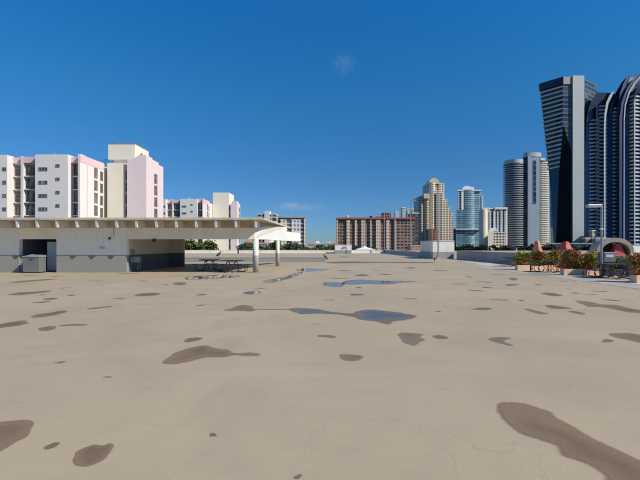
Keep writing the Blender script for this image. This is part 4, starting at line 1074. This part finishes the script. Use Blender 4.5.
arc_strip(K2, [(609, 118), (611.5, 106), (616, 94), (622, 84), (629.4, 76.1)], [.4, 3.5, 5.0, 3.0, .15], -3.5, -1.52, 'blade', 'navy')
K3 = sail('curved tower with pale balconies and tall blades, cut by the right edge')
outline(K3, [(624, 262), (624, 110), (627, 97), (631, 88), (637, 82), (660, 82), (660, 262)], -4, 22, 'body', 'fK')
M['greyroof'] = plain('roof_grey_panel', (.36, .35, .33), .6, 0, .05, .1)
outline(K3, [(624.5, 96), (627, 87), (630.5, 79.5), (637, 79.5), (637, 90), (628, 101)], -3.9, 4, 'roof_screen', 'greyroof')
arc_strip(K3, [(619.5, 262), (620, 122), (622, 106), (626.5, 94), (632.5, 84.5), (640, 77), (650, 71)], [4.4, 4.2, 3.4, 2.8, 2.2, 1.4, .2], -8.5, -4.01, 'blade', 'bladeb')
arc_strip(K3, [(624, 262), (624.2, 122), (625.3, 108), (629, 96), (634.3, 86.8), (641, 79.5), (650, 72.6)], [.7, .7, .8, .9, .9, .7, .2], -9, -4.02, 'silver_edge', 'silver')
slabs(K3, 625.5, 634, 100, 'slabl', y0=-7.8, y0r=-6, y1=-3.9)
slabs(K3, 635.4, 658, 96, 'slabl', y0=-7.4, y0r=-7.4, y1=-3.9, name='right_balcony')
outline(K3, [(634.1, 262), (634.1, 104), (635.3, 97), (635.3, 262)], -8.2, -4, 'fin', 'silver')
arc_strip(K3, [(633, 110), (634, 100), (637, 93), (642, 87), (650, 82)], [.2, 1.5, 2.4, 2.5, .4], -9.4, -4.03, 'blade', 'navy')

# low things at the foot of the towers
M['fP'] = facade('podium_glass', (.06, .09, .10), (.012, .03, .035), 3.5, 6, .2, .1, .15, .1)
simple_block('podium', 'long dark teal podium at the foot of the leaning tower', 'building', 549, 602, 244, 300, 16, 'fP', roofmat='parg')
M['fLo'] = facade('facade_low_tan', (.42, .34, .24), (.08, .07, .06), 3.2, 3, .4, .4)
simple_block('mid_rise', 'small tan mid rise seen between the leaning tower and sail towers', 'building', 585.5, 591, 238.5, 310, 12, 'fLo')
simple_block('mid_rise', 'narrow tan mid rise standing just right of the tan one', 'building', 592, 595.5, 231, 312, 10, 'fLo')
M['fSg'] = facade('facade_blue_small', (.2, .3, .38), (.04, .09, .14), 3.2, 3, .3, .3)
simple_block('mid_rise', 'small blue glass block low between the sail towers', 'building', 595.8, 606, 238.5, 300, 10, 'fSg')

# ------------------------------------------------------------------ far low town
rt = random.Random(21)
M['fTown'] = facade('facade_town', (.55, .50, .43), (.12, .12, .12), 3.2, 3.0, .5, .45)
town = [(243.5, 252, 243.2, 230, 'tan house with orange roof behind the pavilion, left of the front column', 'tileroof'), (262, 267, 244.5, 260, 'small house with orange roof between the two white columns', 'tileroof'),
        (268.5, 275.5, 242.8, 250, 'pale house with flat roof between the two white columns', 'parw'), (301, 306, 245.5, 420, 'pale low house right of the grey apartment slab', 'tileroof'), (308.5, 314.5, 245.2, 300, 'tan house with orange roof, left of the far town houses', 'tileroof'),
        (315.5, 320, 243.8, 600, 'white block with gabled roof in the far town', 'white'), (321, 324, 245.6, 700, 'thin grey block in the far town', 'parg'),
        (326.5, 332.5, 244.2, 800, 'pale green grey block nearest the distant hut', 'parg'), (332.5, 336, 245.0, 500, 'tiny cream house against the brick coloured slab', 'tileroof')]
for x0, x1, y, Y, lab, rm in town:
    t = simple_block('far_house', lab, 'house', x0, x1, y, Y, (x1 - x0) / F * Y * .7, 'fTown', roofmat=rm)
    w = px(x1, Y) - px(x0, Y)
    zt = pz(y, Y) - GZ + Y * .0023
    m = MB(); dd = (x1 - x0) / F * Y * .7
    m.add([(-w/2, 0, zt), (w/2, 0, zt), (w/2, dd, zt), (-w/2, dd, zt), (-w/4, dd/2, zt + Y*.004), (w/4, dd/2, zt + Y*.004)], [(0, 1, 5, 4), (1, 2, 5), (2, 3, 4, 5), (3, 0, 4), (3, 2, 1, 0)])
    m.build('roof_ridge', rm, t)
# tent on a low roof
lb = simple_block('low_building', 'low flat roofed building carrying a white tent beyond the far parapet', 'building', 345, 400, 258, 130, 24, 'fTown')
TN = thing('tent', 'white peaked tent roof beyond the far parapet before the brick coloured slab', 'tent', (px(365, 134), 134, pz(258, 130) + .3))
zb = pz(249.3, 134) - TN.location.z; zt = pz(245.8, 134) - TN.location.z
m = MB(); h_ = 3.1
pts = [(0, 0, zt)]
ring1 = [(h_*.28*sx, h_*.28*sy, zb + (zt - zb) * .5) for sx, sy in ((-1, -1), (1, -1), (1, 1), (-1, 1))]
ring2 = [(h_*sx, h_*sy, zb) for sx, sy in ((-1, -1), (1, -1), (1, 1), (-1, 1))]
ring3 = [(h_*sx, h_*sy, zb - .3) for sx, sy in ((-1, -1), (1, -1), (1, 1), (-1, 1))]
m.add(pts + ring1 + ring2 + ring3, [(0, 1 + i, 1 + (i+1) % 4) for i in range(4)] + [(1 + i, 5 + i, 5 + (i+1) % 4, 1 + (i+1) % 4) for i in range(4)] + [(5 + i, 9 + i, 9 + (i+1) % 4, 5 + (i+1) % 4) for i in range(4)])
m.build('canopy', 'fabric', TN)
for sx in (-3, 3):
    for sy in (-3, 3): MB().tube([(sx, sy, 0), (sx, sy, zb)], .06, 8).build('pole', 'galv', TN)

# ------------------------------------------------------------------ trees
def tree_mesh(seed, n, r, h, trunk, mats, lw=.22, ll=.55, flat_=.75):
    rnd = random.Random(seed)
    mb = MB(); cl = []
    for _ in range(20):
        a = rnd.uniform(0, 2*math.pi); q = math.sqrt(rnd.random()) * r * .8; zz = rnd.uniform(-.45, 1)
        q *= (1 - .55 * max(0, zz))
        cl.append((Vector((q * math.cos(a), q * math.sin(a), trunk + h/2 + zz * h/2 * .8)), rnd.uniform(.7, 1.25) * r * .32, rnd.choice((0, 0, 1, 1, 2))))
    for _ in range(n):
        c, s, mi = rnd.choice(cl)
        v = Vector((rnd.gauss(0, 1), rnd.gauss(0, 1), rnd.gauss(0, 1))).normalized() * s * rnd.uniform(.55, 1.1)
        v.z *= flat_
        p = c + v
        dd = Vector((rnd.gauss(0, 1), rnd.gauss(0, 1), rnd.gauss(-.1, .7))).normalized(); sd = dd.cross(Vector((rnd.gauss(0, 1), rnd.gauss(0, 1), rnd.gauss(0, 1)))).normalized()
        q = rnd.uniform(.6, 1.4)
        mb.add([p, p + dd*ll*q*.5 + sd*lw*q, p + dd*ll*q, p + dd*ll*q*.5 - sd*lw*q], [(0, 1, 2, 3)], mi if rnd.random() < .75 else rnd.randrange(3))
    tk = MB(); tk.tube([(0, 0, 0), (.1, 0, trunk * .5), (0, .1, trunk), (.1, .1, trunk + h * .4)], [.32, .25, .2, .08], 8)
    for c, s, mi in cl[:8]: tk.tube([(0, .1, trunk * .85), tuple(c * .5 + Vector((0, 0, (trunk + .2 * h) * .5))), tuple(c)], [.12, .08, .03], 6)
    return mb, tk
def make_tree(name, seed, label, loc, r, h, trunk, mats, n=2600, **kw):
    mb, tk = tree_mesh(seed, n, r, h, trunk, mats, **kw)
    t = thing(name, label, 'tree', loc, 0)
    mb.build('crown', mats, t); tk.build('trunk', 'bark', t); return t
LT = ['tr_a', 'tr_b', 'tr_c']
b1 = make_tree('broadleaf_tree', 31, 'x', (0, 0, GZ), 4.2, 7.5, 9.2, LT)
b2 = make_tree('broadleaf_tree', 32, 'x', (0, 0, GZ), 3.6, 6.5, 9.8, LT)
b3 = make_tree('broadleaf_tree', 33, 'x', (0, 0, GZ), 4.8, 7.0, 9.3, LT)
used = set()
def put(base, x, Y, rz, s, label, group, sz=None):
    loc = (px(x, Y), Y, GZ)
    if base.name not in used:
        used.add(base.name); o = base; o.location = loc; o.rotation_euler = (0, 0, rz); o['label'] = label
    else: o = dup(base, loc, rz, label)
    o.scale = (s, s, sz or s); o['group'] = group
    return o
GL = 'green trees beyond the far parapet'
row = [(187, 112, 1.0, 'leafy tree seen through the open bay, leftmost beside the stub wall'), (197, 120, .97, 'leafy tree seen through the open bay, second from the stub wall'), (206.5, 113, 1.0, 'leafy tree through the open bay touching the cream tower shaft'),
       (246, 118, .93, 'small tree just left of the front white column'), (252, 135, .97, 'tree partly hidden behind the front white column'), (265.5, 120, .9, 'low tree just right of the front white column'),
       (273, 140, .98, 'tree just left of the second white column'), (285, 115, .95, 'round tree just right of the second white column'), (292.5, 128, .97, 'tree below the grey slab, second right of the rear column'),
       (299.5, 140, .92, 'tree below the right corner of the grey slab'), (306.5, 170, .9, 'small tree right of the grey slab on the skyline'), (313, 150, .88, 'low tree in front of the orange roofed far house'),
       (320.5, 180, .93, 'low tree in the centre gap of the skyline'), (327, 160, .9, 'low tree left of the distant hut'), (333, 190, .94, 'low tree touching the distant hut'), (355, 200, .9, 'dark tree left of the white tent'), (372.5, 210, .9, 'dark tree right of the white tent')]
for i, (x, Y, s, lab) in enumerate(row):
    put((b1, b2, b3)[i % 3], x, Y, i * 1.3, s, lab, GL, sz=s * 1.05)
DM = ['tr_c', 'tr_d', 'tr_d']
d1 = make_tree('dark_tree', 41, 'x', (0, 0, GZ), 4.6, 6.5, 9.3, DM, 2000, lw=.3, ll=.7)
d2 = make_tree('dark_tree', 42, 'x', (0, 0, GZ), 5.4, 7.0, 8.6, DM, 2000, lw=.3, ll=.7)
GD = 'dark trees below the skyline towers'
rows = [(459, 200, 'dark tree at the left foot of the teal glass tower'), (464.5, 230, 'dark tree below the left half of the teal tower'), (470, 210, 'dark tree below the middle of the teal tower'), (475.5, 240, 'dark tree below the right half of the teal tower'),
        (481, 205, 'dark tree below the small blue grey block'), (487, 225, 'dark tree at the left corner of the cream mid rise'), (494, 215, 'dark tree before the middle of the cream mid rise'), (500.5, 235, 'dark tree before the right part of the cream mid rise'),
        (507, 200, 'dark tree at the left edge of the curved balcony tower'), (513.5, 220, 'dark tree below the left balcony stack'), (520, 210, 'dark tree between the balcony stack and blue grey panel'), (527, 225, 'dark tree below the blue grey panel'),
        (534, 205, 'dark tree just left of the coral hood'), (541.5, 215, 'dark tree just right of the coral hood'), (549, 200, 'dark tree below the lower glass of the leaning tower'), (556, 225, 'dark tree left of the red hood'), (573, 230, 'dark tree right of the red hood'),
        (589, 215, 'dark tree below the tan mid rises'), (632, 190, 'dark tree right of the arched shelter'), (641, 185, 'dark tree at the right edge beyond the arched shelter')]
for i, (x, Y, lab) in enumerate(rows):
    put((d1, d2)[i % 2], x, Y, i * 1.7, .98 + .08 * ((i * 7) % 5) / 5, lab, GD)

# white van roofs beyond the arch
VN = thing('parked_van', 'white van on the neighbouring deck at the right edge', 'van', (px(639, 62), 62, -.02), R(8))
m = MB(); m.sheet_y([(-2.4, .35), (2.3, .35), (2.4, .9), (2.0, 1.1), (1.5, 1.75), (-2.3, 1.8), (-2.45, 1.5)], -.95, .95); m.build('body', 'white', VN, .06)
m = MB(); m.sheet_y([(.4, 1.12), (1.62, 1.12), (1.3, 1.6), (.4, 1.62)], -.965, .965); m.build('window', 'glasst', VN)
for sx in (-1.5, 1.5):
    for sy in (-.85, .85):
        w_ = MB(); w_.tube([(sx, sy - .1, .34), (sx, sy + .1, .34)], .34, 18); w_.build('wheel', 'black', VN)

# ------------------------------------------------------------------ light, sky, camera
sx, sy, sz = 1.1, -.55, 1.0
sv = Vector((sx, sy, sz)).normalized()
el = math.asin(sv.z); rot = math.atan2(sv.x, sv.y)
li = bpy.data.lights.new('sun', 'SUN'); li.energy = 4.2; li.angle = R(.5); li.color = (1.0, .92, .79)
so = bpy.data.objects.new('sun', li); COL.objects.link(so); so.location = (40, -15, 60)
so.rotation_euler = (-sv).to_track_quat('-Z', 'Y').to_euler()
SKYF = [(0, (.165, .27, .475, 1)), (.165, (.255, .385, .50, 1)), (.34, (.27, .565, .625, 1)), (.51, (.22, .66, .80, 1)), (.75, (.9, .9, .88, 1)), (1, (1.25, 1.05, .88, 1))]
w = bpy.data.worlds.new('World'); sc.world = w; w.use_nodes = True
nt = w.node_tree; bg = nt.nodes['Background']
sky = nt.nodes.new('ShaderNodeTexSky'); sky.sky_type = 'NISHITA'; sky.sun_disc = False
sky.sun_elevation = el; sky.sun_rotation = rot; sky.air_density = 1.0; sky.dust_density = .0; sky.ozone_density = 4.0; sky.altitude = 0
hs = nt.nodes.new('ShaderNodeHueSaturation'); hs.inputs['Saturation'].default_value = 1.25
nt.links.new(sky.outputs[0], hs.inputs['Color'])
sepw = nt.nodes.new('ShaderNodeSeparateXYZ'); tcw = nt.nodes.new('ShaderNodeTexCoord'); nt.links.new(tcw.outputs['Generated'], sepw.inputs[0])
cr = nt.nodes.new('ShaderNodeValToRGB'); nt.links.new(sepw.outputs['Z'], cr.inputs[0])
el_ = cr.color_ramp.elements
el_[0].position = 0.0; el_[0].color = SKYF[0][1]; el_[1].position = 1.0; el_[1].color = SKYF[-1][1]
for p_, c_ in SKYF[1:-1]:
    e_ = el_.new(p_); e_.color = c_
skyc = mix(nt, 1.0, hs.outputs[0], cr.outputs[0], 'MULTIPLY')
# two faint wisps of cloud in the sky
tc = nt.nodes.new('ShaderNodeTexCoord')
def wisp(col, x, y, sx_, sy_, colr, amt):
    dv = Vector(((x - CX) / F, 1, (HY - y) / F)).normalized()
    su = N(nt, 'ShaderNodeVectorMath'); su.operation = 'SUBTRACT'; su.inputs[1].default_value = dv; nt.links.new(tc.outputs['Generated'], su.inputs[0])
    mu = N(nt, 'ShaderNodeVectorMath'); mu.operation = 'MULTIPLY'; mu.inputs[1].default_value = (1/sx_, 1/sx_, 1/sy_); nt.links.new(su.outputs[0], mu.inputs[0])
    le = N(nt, 'ShaderNodeVectorMath'); le.operation = 'LENGTH'; nt.links.new(mu.outputs[0], le.inputs[0])
    nz = noise_n(nt, tc.outputs['Generated'], 60, 5, .65)
    f = math_n(nt, 'MULTIPLY', ramp(nt, le.outputs['Value'], .1, 1, 1, 0), ramp(nt, nz, .3, .7, .25, 1))
    return mix(nt, math_n(nt, 'MULTIPLY', f, amt), col, colr)
c = wisp(skyc, 344, 64, .035, .03, (3.2, 4.2, 5.0), .09)
c = wisp(c, 300, 207, .09, .016, (4.2, 4.0, 3.8), .14)
c = wisp(c, 290, 205, .03, .010, (4.4, 4.1, 3.8), .14)
nt.links.new(c, bg.inputs['Color']); bg.inputs['Strength'].default_value = .15

cam = bpy.data.cameras.new('camera'); co = bpy.data.objects.new('camera', cam); COL.objects.link(co)
co.location = (0, 0, EYE); co.rotation_euler = (R(90), 0, 0)
cam.sensor_width = 36; cam.lens = 36 * F / 640; cam.shift_y = 6 / 640; cam.clip_end = 20000; cam.clip_start = .1
sc.camera = co
sc.view_settings.view_transform = 'Standard'; sc.view_settings.look = 'None'; sc.view_settings.gamma = 1; sc.view_settings.exposure = .25
try: sc.view_settings.use_curve_mapping = False
except Exception: pass
sc.render.engine = 'CYCLES'
sc.cycles.max_bounces = 6; sc.cycles.transparent_max_bounces = 8
